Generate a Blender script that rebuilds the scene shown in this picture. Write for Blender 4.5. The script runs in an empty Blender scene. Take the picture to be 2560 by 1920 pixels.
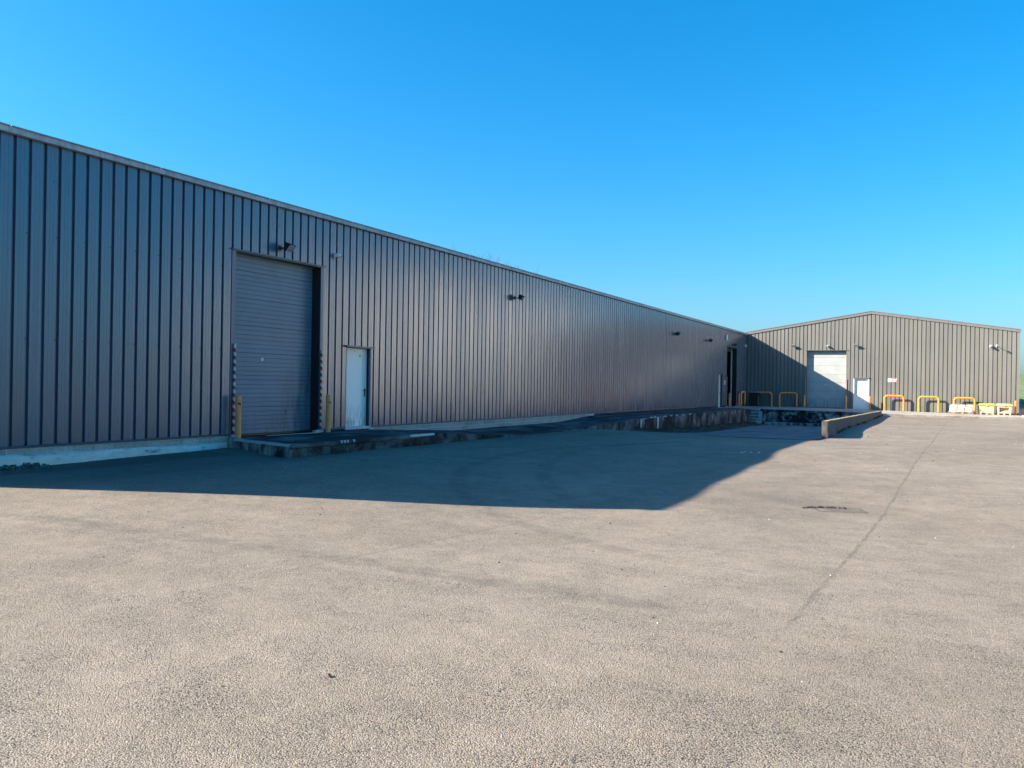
import bpy, math, random
import numpy as np
from mathutils import Vector, Matrix
random.seed(7)
rng = np.random.default_rng(7)
S = bpy.context.scene
COL = S.collection

# ------------------------------------------------------------------ camera
cam_d = bpy.data.cameras.new('camera')
cam = bpy.data.objects.new('camera', cam_d)
COL.objects.link(cam)
CAM = Vector((14.49998, -8.80063, 1.22987))
YAW, PITCH, ROLL = 0.478997, 0.0006927, 0.0163695
fw = Vector((-math.sin(YAW) * math.cos(PITCH), math.cos(YAW) * math.cos(PITCH), math.sin(PITCH)))
rt = Vector((math.cos(YAW), math.sin(YAW), 0))
up = rt.cross(fw)
r2 = rt * math.cos(ROLL) + up * math.sin(ROLL)
u2 = -rt * math.sin(ROLL) + up * math.cos(ROLL)
cam.matrix_world = Matrix(((r2.x, u2.x, -fw.x, CAM.x), (r2.y, u2.y, -fw.y, CAM.y), (r2.z, u2.z, -fw.z, CAM.z), (0, 0, 0, 1)))
cam_d.sensor_width = 36
cam_d.lens = 36 * 2126.595 / 2560
cam_d.clip_start = 0.05
cam_d.clip_end = 6000
S.camera = cam

# ------------------------------------------------------------------ sky, sun, exposure
SUN = Vector((1.0, 0.62, -0.5825)).normalized()          # direction the light travels
elev = math.asin(-SUN.z)
world = bpy.data.worlds.new('World')
S.world = world
world.use_nodes = True
wn, wl = world.node_tree.nodes, world.node_tree.links
wn.clear()
sky = wn.new('ShaderNodeTexSky')
sky.sky_type = 'NISHITA'
sky.sun_disc = False
sky.sun_elevation = elev
sky.sun_rotation = math.atan2(-SUN.x, -SUN.y)
sky.altitude = 0
sky.air_density = 1.2
sky.dust_density = 1.4
sky.ozone_density = 10.0
hs = wn.new('ShaderNodeHueSaturation')
hs.inputs['Saturation'].default_value = 1.18
hs.inputs['Hue'].default_value = 0.488
bg = wn.new('ShaderNodeBackground')
bg.inputs['Strength'].default_value = 0.078
wo = wn.new('ShaderNodeOutputWorld')
wl.new(sky.outputs[0], hs.inputs['Color'])
wl.new(hs.outputs[0], bg.inputs[0])
wl.new(bg.outputs[0], wo.inputs[0])
sd = bpy.data.lights.new('sun', 'SUN')
sd.energy = 5.0
sd.angle = math.radians(0.5)
sd.color = (1.0, 0.895, 0.75)
sun = bpy.data.objects.new('sun', sd)
sun.rotation_euler = SUN.to_track_quat('-Z', 'Y').to_euler()
sun.location = (-30, -20, 40)
COL.objects.link(sun)
S.view_settings.view_transform = 'Standard'
S.view_settings.look = 'None'
S.view_settings.gamma = 1
S.view_settings.exposure = 1.75
S.view_settings.use_curve_mapping = False
S.cycles.max_bounces = 6
S.cycles.use_denoising = True

# ------------------------------------------------------------------ helpers
def setp(o, label=None, cat=None, group=None, kind=None):
    if label: o['label'] = label
    if cat: o['category'] = cat
    if group: o['group'] = group
    if kind: o['kind'] = kind
    return o

def link(o, parent=None):
    COL.objects.link(o)
    if parent is not None: o.parent = parent
    return o

def empty(name, loc, label, cat, group=None, rz=0.0):
    o = bpy.data.objects.new(name, None)
    o.empty_display_size = 0.2
    o.location = loc
    o.rotation_euler = (0, 0, rz)
    link(o)
    return setp(o, label, cat, group)

def copy_tree(o, parent=None):
    c = o.copy()
    COL.objects.link(c)
    if parent is not None: c.parent = parent
    for ch in list(o.children): copy_tree(ch, c)
    return c

class MB:
    def __init__(s):
        s.v = []; s.f = []
    def add(s, vs, fs):
        n = len(s.v)
        s.v += [tuple(p) for p in vs]
        s.f += [tuple(i + n for i in f) for f in fs]
        return s
    def box(s, x0, x1, y0, y1, z0, z1, m=None, taper=None):
        vs = [Vector((x, y, z)) for z in (z0, z1) for y in (y0, y1) for x in (x0, x1)]
        if taper:
            cx, cy = (x0 + x1) / 2, (y0 + y1) / 2
            for i in range(4, 8):
                vs[i].x = cx + (vs[i].x - cx) * taper[0]; vs[i].y = cy + (vs[i].y - cy) * taper[1]
        if m: vs = [m @ p for p in vs]
        return s.add(vs, [(0, 2, 3, 1), (4, 5, 7, 6), (0, 1, 5, 4), (2, 6, 7, 3), (0, 4, 6, 2), (1, 3, 7, 5)])
    def quad(s, a, b, c, d): return s.add([a, b, c, d], [(0, 1, 2, 3)])
    def tube(s, pts, rad, n=12, caps=True):
        pts = [Vector(p) for p in pts]
        if not hasattr(rad, '__len__'): rad = [rad] * len(pts)
        base = len(s.v)
        prev = None
        for i, p in enumerate(pts):
            t = (pts[min(i + 1, len(pts) - 1)] - pts[max(i - 1, 0)]).normalized()
            if prev is None:
                a = t.orthogonal().normalized()
            else:
                a = (prev - t * prev.dot(t)).normalized()
            prev = a
            b = t.cross(a)
            for k in range(n):
                an = 2 * math.pi * k / n
                s.v.append(tuple(p + (a * math.cos(an) + b * math.sin(an)) * rad[i]))
        for i in range(len(pts) - 1):
            for k in range(n):
                k2 = (k + 1) % n
                s.f.append((base + i * n + k, base + i * n + k2, base + (i + 1) * n + k2, base + (i + 1) * n + k))
        if caps:
            s.f.append(tuple(base + k for k in range(n))[::-1])
            s.f.append(tuple(base + (len(pts) - 1) * n + k for k in range(n)))
        return s
    def lathe(s, prof, cx=0, cy=0, n=20):
        base = len(s.v)
        for r, z in prof:
            for k in range(n):
                a = 2 * math.pi * k / n
                s.v.append((cx + r * math.cos(a), cy + r * math.sin(a), z))
        for i in range(len(prof) - 1):
            for k in range(n):
                k2 = (k + 1) % n
                s.f.append((base + i * n + k, base + i * n + k2, base + (i + 1) * n + k2, base + (i + 1) * n + k))
        s.f.append(tuple(base + k for k in range(n))[::-1])
        s.f.append(tuple(base + (len(prof) - 1) * n + k for k in range(n)))
        return s
    def mesh(s, name, mat, smooth=False):
        me = bpy.data.meshes.new(name)
        me.from_pydata(s.v, [], s.f)
        me.materials.append(mat)
        if smooth:
            me.polygons.foreach_set('use_smooth', [True] * len(me.polygons))
            me.set_sharp_from_angle(angle=math.radians(smooth if smooth is not True else 40))
        me.update()
        return me
    def build(s, name, mat, parent=None, loc=(0, 0, 0), smooth=False):
        o = bpy.data.objects.new(name, s.mesh(name, mat, smooth))
        o.location = loc
        return link(o, parent)

def inst(name, me, parent, loc, rot=None):
    o = bpy.data.objects.new(name, me)
    o.location = loc
    if rot: o.rotation_euler = rot
    return link(o, parent)

def bevel(o, w=0.006, seg=2):
    m = o.modifiers.new('bevel', 'BEVEL'); m.width = w; m.segments = seg; m.limit_method = 'ANGLE'
    return o

# ------------------------------------------------------------------ materials
class NT:
    def __init__(s, name):
        s.m = bpy.data.materials.new(name); s.m.use_nodes = True
        s.n = s.m.node_tree.nodes; s.l = s.m.node_tree.links
        s.b = s.n['Principled BSDF']
    def new(s, t, **k):
        n = s.n.new(t)
        for a, v in k.items(): setattr(n, a, v)
        return n
    def inp(s, sock, v):
        if isinstance(v, bpy.types.NodeSocket): s.l.new(v, sock)
        elif v is not None: sock.default_value = v
    def math(s, op, a, b=None, c=None, clamp=False):
        n = s.new('ShaderNodeMath', operation=op, use_clamp=clamp)
        s.inp(n.inputs[0], a); s.inp(n.inputs[1], b); s.inp(n.inputs[2], c)
        return n.outputs[0]
    def pos(s):
        if not hasattr(s, '_p'):
            s._p = s.new('ShaderNodeNewGeometry').outputs['Position']
        return s._p
    def objc(s):
        if not hasattr(s, '_o'): s._o = s.new('ShaderNodeTexCoord').outputs['Object']
        return s._o
    def xyz(s, v=None):
        n = s.new('ShaderNodeSeparateXYZ'); s.l.new(v or s.pos(), n.inputs[0]); return n.outputs
    def scale(s, v, sc):
        n = s.new('ShaderNodeVectorMath', operation='MULTIPLY'); s.l.new(v, n.inputs[0]); n.inputs[1].default_value = sc
        return n.outputs[0]
    def noise(s, v, sc, det=4, rough=0.55, dist=0.0, col=False):
        n = s.new('ShaderNodeTexNoise'); s.l.new(v, n.inputs['Vector'])
        n.inputs['Scale'].default_value = sc; n.inputs['Detail'].default_value = det
        n.inputs['Roughness'].default_value = rough; n.inputs['Distortion'].default_value = dist
        return n.outputs['Color' if col else 'Fac']
    def voro(s, v, sc, out='Distance', feat='F1'):
        n = s.new('ShaderNodeTexVoronoi', feature=feat); s.l.new(v, n.inputs['Vector']); n.inputs['Scale'].default_value = sc
        return n.outputs[out]
    def ramp(s, f, stops):
        n = s.new('ShaderNodeValToRGB'); e = n.color_ramp.elements
        while len(e) < len(stops): e.new(0.5)
        for el, (p, c) in zip(e, stops):
            el.position = p
            el.color = (c, c, c, 1) if not hasattr(c, '__len__') else (*c, 1)
        s.inp(n.inputs[0], f)
        return n.outputs[0]
    def sstep(s, v, a, b, lo=0.0, hi=1.0):
        n = s.new('ShaderNodeMapRange', interpolation_type='SMOOTHSTEP'); s.inp(n.inputs[0], v)
        n.inputs[1].default_value = a; n.inputs[2].default_value = b; n.inputs[3].default_value = lo; n.inputs[4].default_value = hi
        return n.outputs[0]
    def mix(s, f, a, b, mode='MIX'):
        n = s.new('ShaderNodeMix', data_type='RGBA', blend_type=mode)
        s.inp(n.inputs[0], f)
        for i, v in ((6, a), (7, b)):
            if hasattr(v, '__len__') and not isinstance(v, bpy.types.NodeSocket): v = (*v, 1)
            s.inp(n.inputs[i], v)
        return n.outputs[2]
    def mul(s, c, f):
        """colour times scalar"""
        n = s.new('ShaderNodeVectorMath', operation='SCALE')
        if hasattr(c, '__len__') and not isinstance(c, bpy.types.NodeSocket): n.inputs[0].default_value = c
        else: s.l.new(c, n.inputs[0])
        s.inp(n.inputs['Scale'], f)
        return n.outputs[0]
    def rand(s): return s.new('ShaderNodeObjectInfo').outputs['Random']
    def bump(s, h, strength, dist):
        n = s.new('ShaderNodeBump'); n.inputs['Strength'].default_value = strength; n.inputs['Distance'].default_value = dist
        s.l.new(h, n.inputs['Height'])
        if getattr(s, '_bump', None) is not None: s.l.new(s._bump, n.inputs['Normal'])
        s._bump = n.outputs[0]; s.l.new(n.outputs[0], s.b.inputs['Normal'])
    def out(s, color=None, rough=None, spec=None, metal=None):
        i = s.b.inputs
        if color is not None:
            if hasattr(color, '__len__') and not isinstance(color, bpy.types.NodeSocket): color = (*color, 1)
            s.inp(i['Base Color'], color)
        s.inp(i['Roughness'], rough); s.inp(i['Specular IOR Level'], spec); s.inp(i['Metallic'], metal)
        return s.m

def simple(name, col, rough=0.6, spec=0.4, metal=0.0, var=0.12, sc=6, bump=0.0):
    t = NT(name)
    n = t.noise(t.pos(), sc, 5)
    c = t.mul(col, t.sstep(n, 0.3, 0.7, 1 - var, 1 + var))
    if bump: t.bump(t.noise(t.pos(), sc * 6, 5), bump, 0.004)
    return t.out(c, rough, spec, metal)

def mat_cladding(name, col, rough, ior=1.5, spec=0.3):
    t = NT(name)
    P = t.pos(); z = t.xyz()[2]
    r = t.rand()
    tint = t.math('MULTIPLY_ADD', r, 0.14, 0.93)
    streak = t.noise(t.scale(P, (9, 9, 0.35)), 1.0, 5, 0.6)
    big = t.noise(P, 0.35, 3)
    f = t.math('MULTIPLY', tint, t.math('MULTIPLY', t.sstep(streak, 0.3, 0.75, 1.06, 0.9), t.sstep(big, 0.3, 0.7, 0.95, 1.05)))
    c = t.mul(col, f)
    low = t.math('MULTIPLY', t.sstep(z, -0.1, 0.9, 1.0, 0.0), t.sstep(t.noise(t.scale(P, (5, 5, 1.2)), 1.0, 5), 0.42, 0.7))
    c = t.mix(t.math('MULTIPLY', low, 0.55), c, (0.10, 0.105, 0.08))
    t.bump(t.noise(t.scale(P, (1.2, 1.2, 0.7)), 1.0, 2), 0.25, 0.03)
    t.bump(t.noise(P, 180, 2), 0.06, 0.002)
    rr = t.math('ADD', t.math('MULTIPLY_ADD', r, 0.08, rough - 0.04), t.math('MULTIPLY', t.sstep(streak, 0.35, 0.7), 0.06))
    t.b.inputs['IOR'].default_value = ior
    return t.out(c, rr, spec)

M = {}
M['clad'] = mat_cladding('shaded_cladding_paint', (0.046, 0.076, 0.126), 0.22, 1.60, 0.8)  # one paint on both warehouses; this copy has blue shade mixed in
M['clad_b'] = mat_cladding('sunlit_cladding_paint', (0.150, 0.146, 0.133), 0.55)  # same cladding paint, warm sunlight mixed into the colour
M['trim'] = mat_cladding('grey_trim_paint', (0.065, 0.09, 0.13), 0.38, 1.6, 0.6)
M['core'] = simple('dark_wall_core', (0.03, 0.03, 0.032), 0.9)
M['inside'] = simple('dark_interior', (0.02, 0.02, 0.022), 0.95)
M['roof'] = simple('roof_sheet', (0.14, 0.14, 0.14), 0.6)
def mk():
    t = NT('weathered_gutter_metal'); P = t.pos()
    n = t.noise(t.scale(P, (6, 2.2, 6)), 1.0, 6, 0.65)
    st = t.noise(t.scale(P, (14, 14, 1.0)), 1.0, 4)
    c = t.ramp(n, [(0.3, (0.25, 0.275, 0.31)), (0.5, (0.37, 0.40, 0.44)), (0.72, (0.46, 0.49, 0.53))])
    c = t.mul(c, t.sstep(st, 0.35, 0.65, 0.82, 1.08))
    return t.out(c, 0.55, 0.4, 0.0)
M['gutter'] = mk()
M['lip'] = simple('gutter_lip_metal', (0.24, 0.245, 0.255), 0.6)
M['verge'] = simple('verge_flashing_paint', (0.150, 0.145, 0.142), 0.45, var=0.08)
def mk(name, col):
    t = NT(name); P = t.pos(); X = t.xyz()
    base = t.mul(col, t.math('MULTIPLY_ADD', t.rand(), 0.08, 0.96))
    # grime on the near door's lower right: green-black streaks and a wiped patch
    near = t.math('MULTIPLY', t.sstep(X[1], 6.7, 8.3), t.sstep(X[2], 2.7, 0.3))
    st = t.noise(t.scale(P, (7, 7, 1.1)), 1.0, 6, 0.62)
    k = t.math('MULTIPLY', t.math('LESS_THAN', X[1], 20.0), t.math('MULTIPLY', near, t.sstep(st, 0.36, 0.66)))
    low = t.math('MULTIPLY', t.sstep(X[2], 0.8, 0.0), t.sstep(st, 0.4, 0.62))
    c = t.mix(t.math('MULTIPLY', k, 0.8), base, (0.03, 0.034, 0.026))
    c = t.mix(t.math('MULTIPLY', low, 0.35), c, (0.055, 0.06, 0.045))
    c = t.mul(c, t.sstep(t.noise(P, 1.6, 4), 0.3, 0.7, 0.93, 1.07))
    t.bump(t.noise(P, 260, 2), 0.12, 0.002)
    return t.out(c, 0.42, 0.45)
M['slat'] = mk('shaded_roller_door_paint', (0.108, 0.165, 0.215))  # same grey as the far door, with blue shade put into the colour
M['section'] = mk('sunlit_roller_door_paint', (0.34, 0.36, 0.345))  # lighter copy of that grey, with sunlight put into the colour
def mk():
    t = NT('white_door_paint'); P = t.pos(); X = t.xyz()
    st = t.noise(t.scale(P, (16, 16, 2.2)), 1.0, 6, 0.65)
    a = t.math('MULTIPLY', t.sstep(X[2], 0.75, 0.05), t.sstep(st, 0.44, 0.6))
    s2 = t.noise(t.scale(P, (30, 30, 1.2)), 1.0, 4)
    b = t.math('MULTIPLY', t.sstep(X[2], 1.6, 0.3), t.sstep(s2, 0.58, 0.72))
    c = t.mix(t.math('MULTIPLY', a, 0.75), (0.92, 0.85, 0.77), (0.16, 0.16, 0.12))
    c = t.mix(t.math('MULTIPLY', b, 0.35), c, (0.2, 0.21, 0.19))
    return t.out(c, 0.4, 0.4)
M['white'] = mk()
M['white2'] = simple('white_plastic', (0.78, 0.78, 0.76), 0.45, var=0.05)
M['cream'] = simple('cream_door_paint', (0.62, 0.62, 0.56), 0.5, var=0.06)
def concrete(name, light, dark, lo, hi, ws=(5, 5, 1.1), stain=1.0, rough=0.9, bump=0.5):
    """weathered concrete: light cement under black run-off streaks"""
    t = NT(name); P = t.pos()
    fine = t.noise(P, 26, 6, 0.65)
    st = t.noise(t.scale(P, ws), 1.0, 7, 0.68, 0.4)
    blot = t.noise(P, 0.9, 4)
    f = t.math('ADD', st, t.math('MULTIPLY', t.math('SUBTRACT', blot, 0.5), 0.6))
    k = t.sstep(f, lo, hi)
    c = t.mix(k, dark, light)
    c = t.mul(c, t.sstep(fine, 0.25, 0.75, 0.75, 1.25))
    t.bump(fine, bump, 0.01)
    t.bump(t.noise(P, 5, 5), 0.4, 0.02)
    return t.out(c, rough, 0.25)
M['dock_wall'] = concrete('stained_dock_concrete', (0.25, 0.245, 0.24), (0.011, 0.012, 0.014), 0.40, 0.78, (2.6, 1.1, 1.0))
M['dock_side'] = concrete('stained_side_concrete', (0.38, 0.375, 0.35), (0.018, 0.019, 0.02), 0.34, 0.66, (2.4, 2.4, 0.8))
M['dock_top'] = concrete('dark_mossy_paving', (0.15, 0.15, 0.15), (0.022, 0.023, 0.025), 0.40, 0.68, (1.3, 0.5, 1.3))
M['slab_top'] = concrete('pale_concrete_slab', (0.36, 0.34, 0.30), (0.22, 0.20, 0.17), 0.35, 0.6, (0.8, 0.8, 0.8))
M['kerb'] = concrete('pale_kerb_concrete', (0.56, 0.49, 0.38), (0.36, 0.31, 0.24), 0.3, 0.6, (1.5, 1.5, 1.5))
M['pit'] = concrete('worn_ramp_concrete', (0.24, 0.235, 0.225), (0.10, 0.10, 0.098), 0.34, 0.66, (0.45, 2.6, 1))
M['block_far'] = concrete('stained_block', (0.36, 0.37, 0.35), (0.012, 0.014, 0.014), 0.46, 0.68, (1.6, 1.6, 1.6))
M['riser'] = concrete('shade_dark_riser_concrete', (0.22, 0.22, 0.2), (0.04, 0.042, 0.04), 0.3, 0.62, (3, 3, 3))  # riser shade painted in: darker concrete beneath the pale treads
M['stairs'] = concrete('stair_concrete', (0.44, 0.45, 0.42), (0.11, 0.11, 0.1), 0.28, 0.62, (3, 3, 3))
def mk():
    t = NT('foundation_block'); P = t.pos()
    n = t.noise(P, 14, 6, 0.65)
    c = t.mul(t.ramp(n, [(0.25, (0.29, 0.26, 0.225)), (0.7, (0.48, 0.43, 0.38))]), t.math('MULTIPLY_ADD', t.rand(), 0.3, 0.85))
    t.bump(t.noise(P, 60, 4), 0.5, 0.006)
    return t.out(c, 0.9, 0.2)
M['fblock'] = mk()
M['mortar'] = simple('pale_mortar', (0.68, 0.60, 0.52), 0.9, 0.2, var=0.15, sc=9, bump=0.5)
def mk():
    t = NT('whitewashed_footing'); P = t.pos()
    n = t.noise(t.scale(P, (8, 3, 8)), 1.0, 6, 0.65)
    c = t.ramp(n, [(0.3, (0.22, 0.22, 0.215)), (0.42, (0.66, 0.58, 0.49)), (0.8, (0.88, 0.77, 0.65))])
    t.bump(t.noise(P, 18, 6), 0.6, 0.02)
    return t.out(c, 0.85, 0.2)
M['footing'] = mk()
def mk():
    t = NT('lichen_wall_concrete'); P = t.pos()
    nrm = t.new('ShaderNodeNewGeometry').outputs['Normal']
    nz = t.xyz(nrm)[2]
    st = t.noise(t.scale(P, (6, 3.5, 1.2)), 1.0, 6, 0.65)
    c = t.ramp(st, [(0.3, (0.035, 0.032, 0.03)), (0.5, (0.085, 0.078, 0.072)), (0.72, (0.17, 0.16, 0.15))])
    li = t.ramp(t.noise(P, 11, 6, 0.7), [(0.35, (0.16, 0.11, 0.06)), (0.5, (0.36, 0.27, 0.13)), (0.7, (0.52, 0.44, 0.28))])
    z = t.xyz()[2]
    c = t.mix(t.sstep(nz, 0.4, 0.8), c, li)
    t.bump(t.noise(P, 20, 6), 0.6, 0.015)
    return t.out(c, 0.9, 0.2)
M['lowwall'] = mk()
def mk(name, c0, c1, c2):
    t = NT(name); P = t.pos()
    n = t.noise(P, 7, 6, 0.65)
    c = t.ramp(n, [(0.25, c0), (0.5, c1), (0.8, c2)])
    rust = t.sstep(t.noise(P, 24, 6, 0.7), 0.62, 0.72)
    c = t.mix(t.math('MULTIPLY', rust, 0.75), c, (0.10, 0.055, 0.03))
    t.bump(t.noise(P, 40, 4), 0.2, 0.004)
    return t.out(c, 0.55, 0.35)
M['yellow'] = mk('faded_yellow_paint_shaded', (0.76, 0.24, 0.06), (0.90, 0.32, 0.10), (0.92, 0.40, 0.15))  # faded yellow, colour shifted for the posts and hoops in shade
M['yellow_sunlit'] = mk('yellow_paint_sunlit', (0.72, 0.20, 0.012), (0.80, 0.26, 0.02), (0.82, 0.33, 0.05))  # same yellow with sunlight put into the colour, for sunlit posts and hoops
M['black'] = simple('black_metal', (0.018, 0.018, 0.02), 0.45)
M['darkgrey'] = simple('dark_grey_metal', (0.06, 0.06, 0.065), 0.45)
M['silver'] = simple('silver_metal', (0.62, 0.62, 0.62), 0.32, metal=0.8, var=0.06)
M['galv'] = simple('galvanised_edge', (0.46, 0.48, 0.49), 0.5, var=0.12)
M['red'] = simple('red_marking', (0.33, 0.02, 0.025), 0.5)
M['stripe_w'] = simple('white_marking', (0.56, 0.55, 0.54), 0.5, var=0.08)
M['signred'] = simple('sign_red', (0.70, 0.10, 0.11), 0.4, var=0.04)
M['signwhite'] = simple('sign_white', (0.82, 0.80, 0.80), 0.4, var=0.03)
M['tag'] = simple('yellow_tag', (0.75, 0.50, 0.10), 0.4, var=0.08)
M['tagpale'] = simple('pale_tag', (0.80, 0.68, 0.42), 0.4, var=0.05)
M['ink'] = simple('grey_ink', (0.16, 0.18, 0.25), 0.6)
M['glass'] = simple('lamp_glass', (0.25, 0.25, 0.26), 0.12, 0.6)
M['lens'] = simple('dark_lens', (0.02, 0.02, 0.025), 0.1)
M['binbody'] = simple('beige_plastic', (0.44, 0.35, 0.24), 0.5, var=0.07)
M['binlid'] = simple('orange_lid_plastic', (0.70, 0.33, 0.06), 0.45, var=0.1)
M['binlid2'] = simple('faded_orange_lid_plastic', (0.68, 0.41, 0.15), 0.5, var=0.1)
M['darkbin'] = simple('black_plastic', (0.012, 0.013, 0.014), 0.5)
M['mauve'] = simple('dusty_mauve_plastic', (0.30, 0.25, 0.26), 0.6)
M['sack'] = simple('white_sack', (0.80, 0.74, 0.62), 0.65, var=0.12, sc=9, bump=0.3)
M['wood'] = simple('old_pallet_wood', (0.22, 0.16, 0.10), 0.8, var=0.25, sc=14)
def mk():
    t = NT('torn_plastic_film'); P = t.pos()
    t.b.inputs['Transmission Weight'].default_value = 0.25
    n = t.noise(t.scale(P, (9, 9, 4)), 1.0, 5, 0.6, 1.0)
    t.inp(t.b.inputs['Alpha'], t.sstep(n, 0.46, 0.66, 0.04, 0.55))
    t.bump(n, 0.8, 0.05)
    return t.out((0.66, 0.62, 0.50), 0.35, 0.5)
M['film'] = mk()
M['leaf'] = simple('weed_leaf', (0.055, 0.115, 0.05), 0.6, var=0.4, sc=40)
M['moss'] = simple('moss_green', (0.035, 0.05, 0.018), 0.95, var=0.4, sc=30)
M['litter'] = simple('brown_leaf_litter', (0.085, 0.06, 0.042), 0.95, var=0.5, sc=25, bump=0.6)
M['rubble'] = simple('dark_rubble', (0.10, 0.105, 0.095), 0.95, var=0.6, sc=40)
M['chip'] = simple('white_chipping', (0.55, 0.54, 0.51), 0.7, var=0.2, sc=20)
M['chipd'] = simple('dark_chipping', (0.05, 0.04, 0.035), 0.8, var=0.3, sc=20)
M['stone'] = simple('brown_stone', (0.10, 0.06, 0.045), 0.8, var=0.3, sc=60)
M['iron'] = simple('rusty_iron', (0.085, 0.078, 0.058), 0.75, var=0.4, sc=20)
M['bark'] = simple('bare_twig_bark', (0.07, 0.06, 0.055), 0.9)
def mk():
    t = NT('grass_field'); P = t.pos()
    n = t.noise(P, 0.02, 5); m = t.noise(t.scale(P, (0.6, 0.12, 0.6)), 1.0, 6)
    c = t.mix(t.sstep(n, 0.35, 0.65), (0.12, 0.17, 0.07), (0.15, 0.195, 0.085))  # greens paled to carry the distance haze
    c = t.mul(c, t.sstep(m, 0.3, 0.7, 0.85, 1.15))
    return t.out(c, 0.9, 0.15)
M['grass'] = mk()

def mk():
    t = NT('worn_asphalt'); P = t.pos(); X = t.xyz()
    # broad weathering and fine stone grain
    big = t.noise(P, 0.13, 4, 0.5)
    mid = t.noise(t.scale(P, (0.9, 0.55, 1)), 1.0, 5, 0.6)
    small = t.noise(P, 5.0, 5, 0.65)
    grain = t.noise(P, 75, 4, 0.72)
    vor = t.voro(P, 112); cell = t.voro(P, 112, 'Color')
    cellv = t.xyz(cell)[0]
    c = t.mix(t.sstep(big, 0.35, 0.65), (0.256, 0.210, 0.161), (0.292, 0.243, 0.189))
    c = t.mul(c, t.sstep(mid, 0.3, 0.72, 0.90, 1.07))
    c = t.mul(c, t.sstep(small, 0.3, 0.7, 0.93, 1.06))
    c = t.mul(c, t.sstep(cellv, 0.0, 1.0, 0.82, 1.18))
    pit = t.sstep(t.math('ADD', vor, t.math('MULTIPLY', t.math('SUBTRACT', grain, 0.5), 1.5)), 0.45, 0.84)
    clump = t.sstep(t.noise(P, 1.6, 5, 0.65), 0.36, 0.66, 0.45, 1.0)
    c = t.mix(t.math('MULTIPLY', pit, clump), c, (0.040, 0.036, 0.032))
    # sparkling pale stones
    sp = t.math('GREATER_THAN', cellv, 0.975)
    c = t.mix(t.math('MULTIPLY', sp, 0.35), c, (0.46, 0.44, 0.41))
    # ---- wear with its own shape: tyre arcs, paving joints, damp strip, drain stain
    dk = None
    def dark(mask, amt):
        nonlocal c
        c = t.mix(t.math('MULTIPLY', mask, amt), c, (0.085, 0.077, 0.07))
    brk = t.sstep(t.noise(P, 3.0, 5, 0.7), 0.34, 0.6)
    brk2 = t.sstep(t.noise(P, 5.0, 6, 0.8), 0.38, 0.58)
    wob = t.math('MULTIPLY', t.math('SUBTRACT', t.noise(P, 1.3, 5, 0.65), 0.5), 0.22)
    def circ(cx, cy, r, w, amt, lim=None):
        dx = t.math('SUBTRACT', X[0], cx); dy = t.math('SUBTRACT', X[1], cy)
        d = t.math('SQRT', t.math('ADD', t.math('MULTIPLY', dx, dx), t.math('MULTIPLY', dy, dy)))
        e = t.math('ABSOLUTE', t.math('ADD', t.math('SUBTRACT', d, r), wob))
        m = t.math('MULTIPLY', t.sstep(e, w * 0.35, w, 1.0, 0.0), brk)
        if lim: m = t.math('MULTIPLY', m, t.sstep(X[0], lim[0], lim[0] + 1.5))
        if lim and len(lim) > 1: m = t.math('MULTIPLY', m, t.sstep(X[0], lim[1] - 1.5, lim[1], 1.0, 0.0))
        dark(m, amt)
    def line(a, b, c0, w, amt, y0=-30, y1=60, wb=1.0):
        # a*x + b*y = c0 (unit normal)
        v = t.math('SUBTRACT', t.math('ADD', t.math('MULTIPLY', X[0], a), t.math('MULTIPLY', X[1], b)), c0)
        e = t.math('ABSOLUTE', t.math('ADD', v, t.math('MULTIPLY', wob, wb)))
        m = t.math('MULTIPLY', t.sstep(e, w * 0.3, w, 1.0, 0.0), brk2)
        m = t.math('MULTIPLY', m, t.math('MULTIPLY', t.sstep(X[1], y0, y0 + 1), t.sstep(X[1], y1 - 2, y1, 1.0, 0.0)))
        dark(m, amt)
    circ(10.15, -34.27, 32.06, 0.26, 0.36, (-6, 13.5))
    circ(10.15, -34.27, 31.6, 0.12, 0.14, (-6, 13.5))
    circ(15.79, 9.81, 10.69, 0.22, 0.36, (2, 12.6))
    circ(18.30, 11.94, 12.30, 0.22, 0.32, (2, 10.5))
    circ(25.0, 40.0, 16.0, 0.16, 0.16)
    circ(16.0, 58.0, 30.0, 0.14, 0.18)
    line(0.99985, -0.0171, 13.48, 0.034, 0.6, -3.2, 46, 0.6)
    line(0.9985, -0.0548, 9.36, 0.032, 0.42, -3.5, 20, 0.4)
    line(0.05, 0.9987, 22.6, 0.12, 0.35, -10, 60)
    line(-0.16, 0.987, 6.0, 0.09, 0.25, -10, 60)
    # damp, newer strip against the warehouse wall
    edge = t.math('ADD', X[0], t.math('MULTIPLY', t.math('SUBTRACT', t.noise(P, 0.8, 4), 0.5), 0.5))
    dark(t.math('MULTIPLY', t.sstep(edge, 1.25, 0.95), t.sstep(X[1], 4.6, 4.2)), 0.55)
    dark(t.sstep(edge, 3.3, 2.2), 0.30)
    # silt and stain running into the drain
    dx = t.math('SUBTRACT', X[0], 12.3); dy = t.math('SUBTRACT', X[1], 6.0)
    u = t.math('ADD', t.math('MULTIPLY', dx, 0.8), t.math('MULTIPLY', dy, -0.2)); v = t.math('ADD', t.math('MULTIPLY', dx, 0.35), dy)
    d = t.math('SQRT', t.math('ADD', t.math('POWER', t.math('DIVIDE', u, 1.5), 2.0), t.math('POWER', t.math('DIVIDE', v, 0.62), 2.0)))
    dark(t.math('MULTIPLY', t.sstep(d, 1.15, 0.2), t.sstep(t.noise(P, 2.5, 4), 0.25, 0.6)), 0.42)
    h = t.math('ADD', t.math('MULTIPLY', t.math('SUBTRACT', 1.0, vor), 0.7), t.math('MULTIPLY', grain, 0.8))
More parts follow.
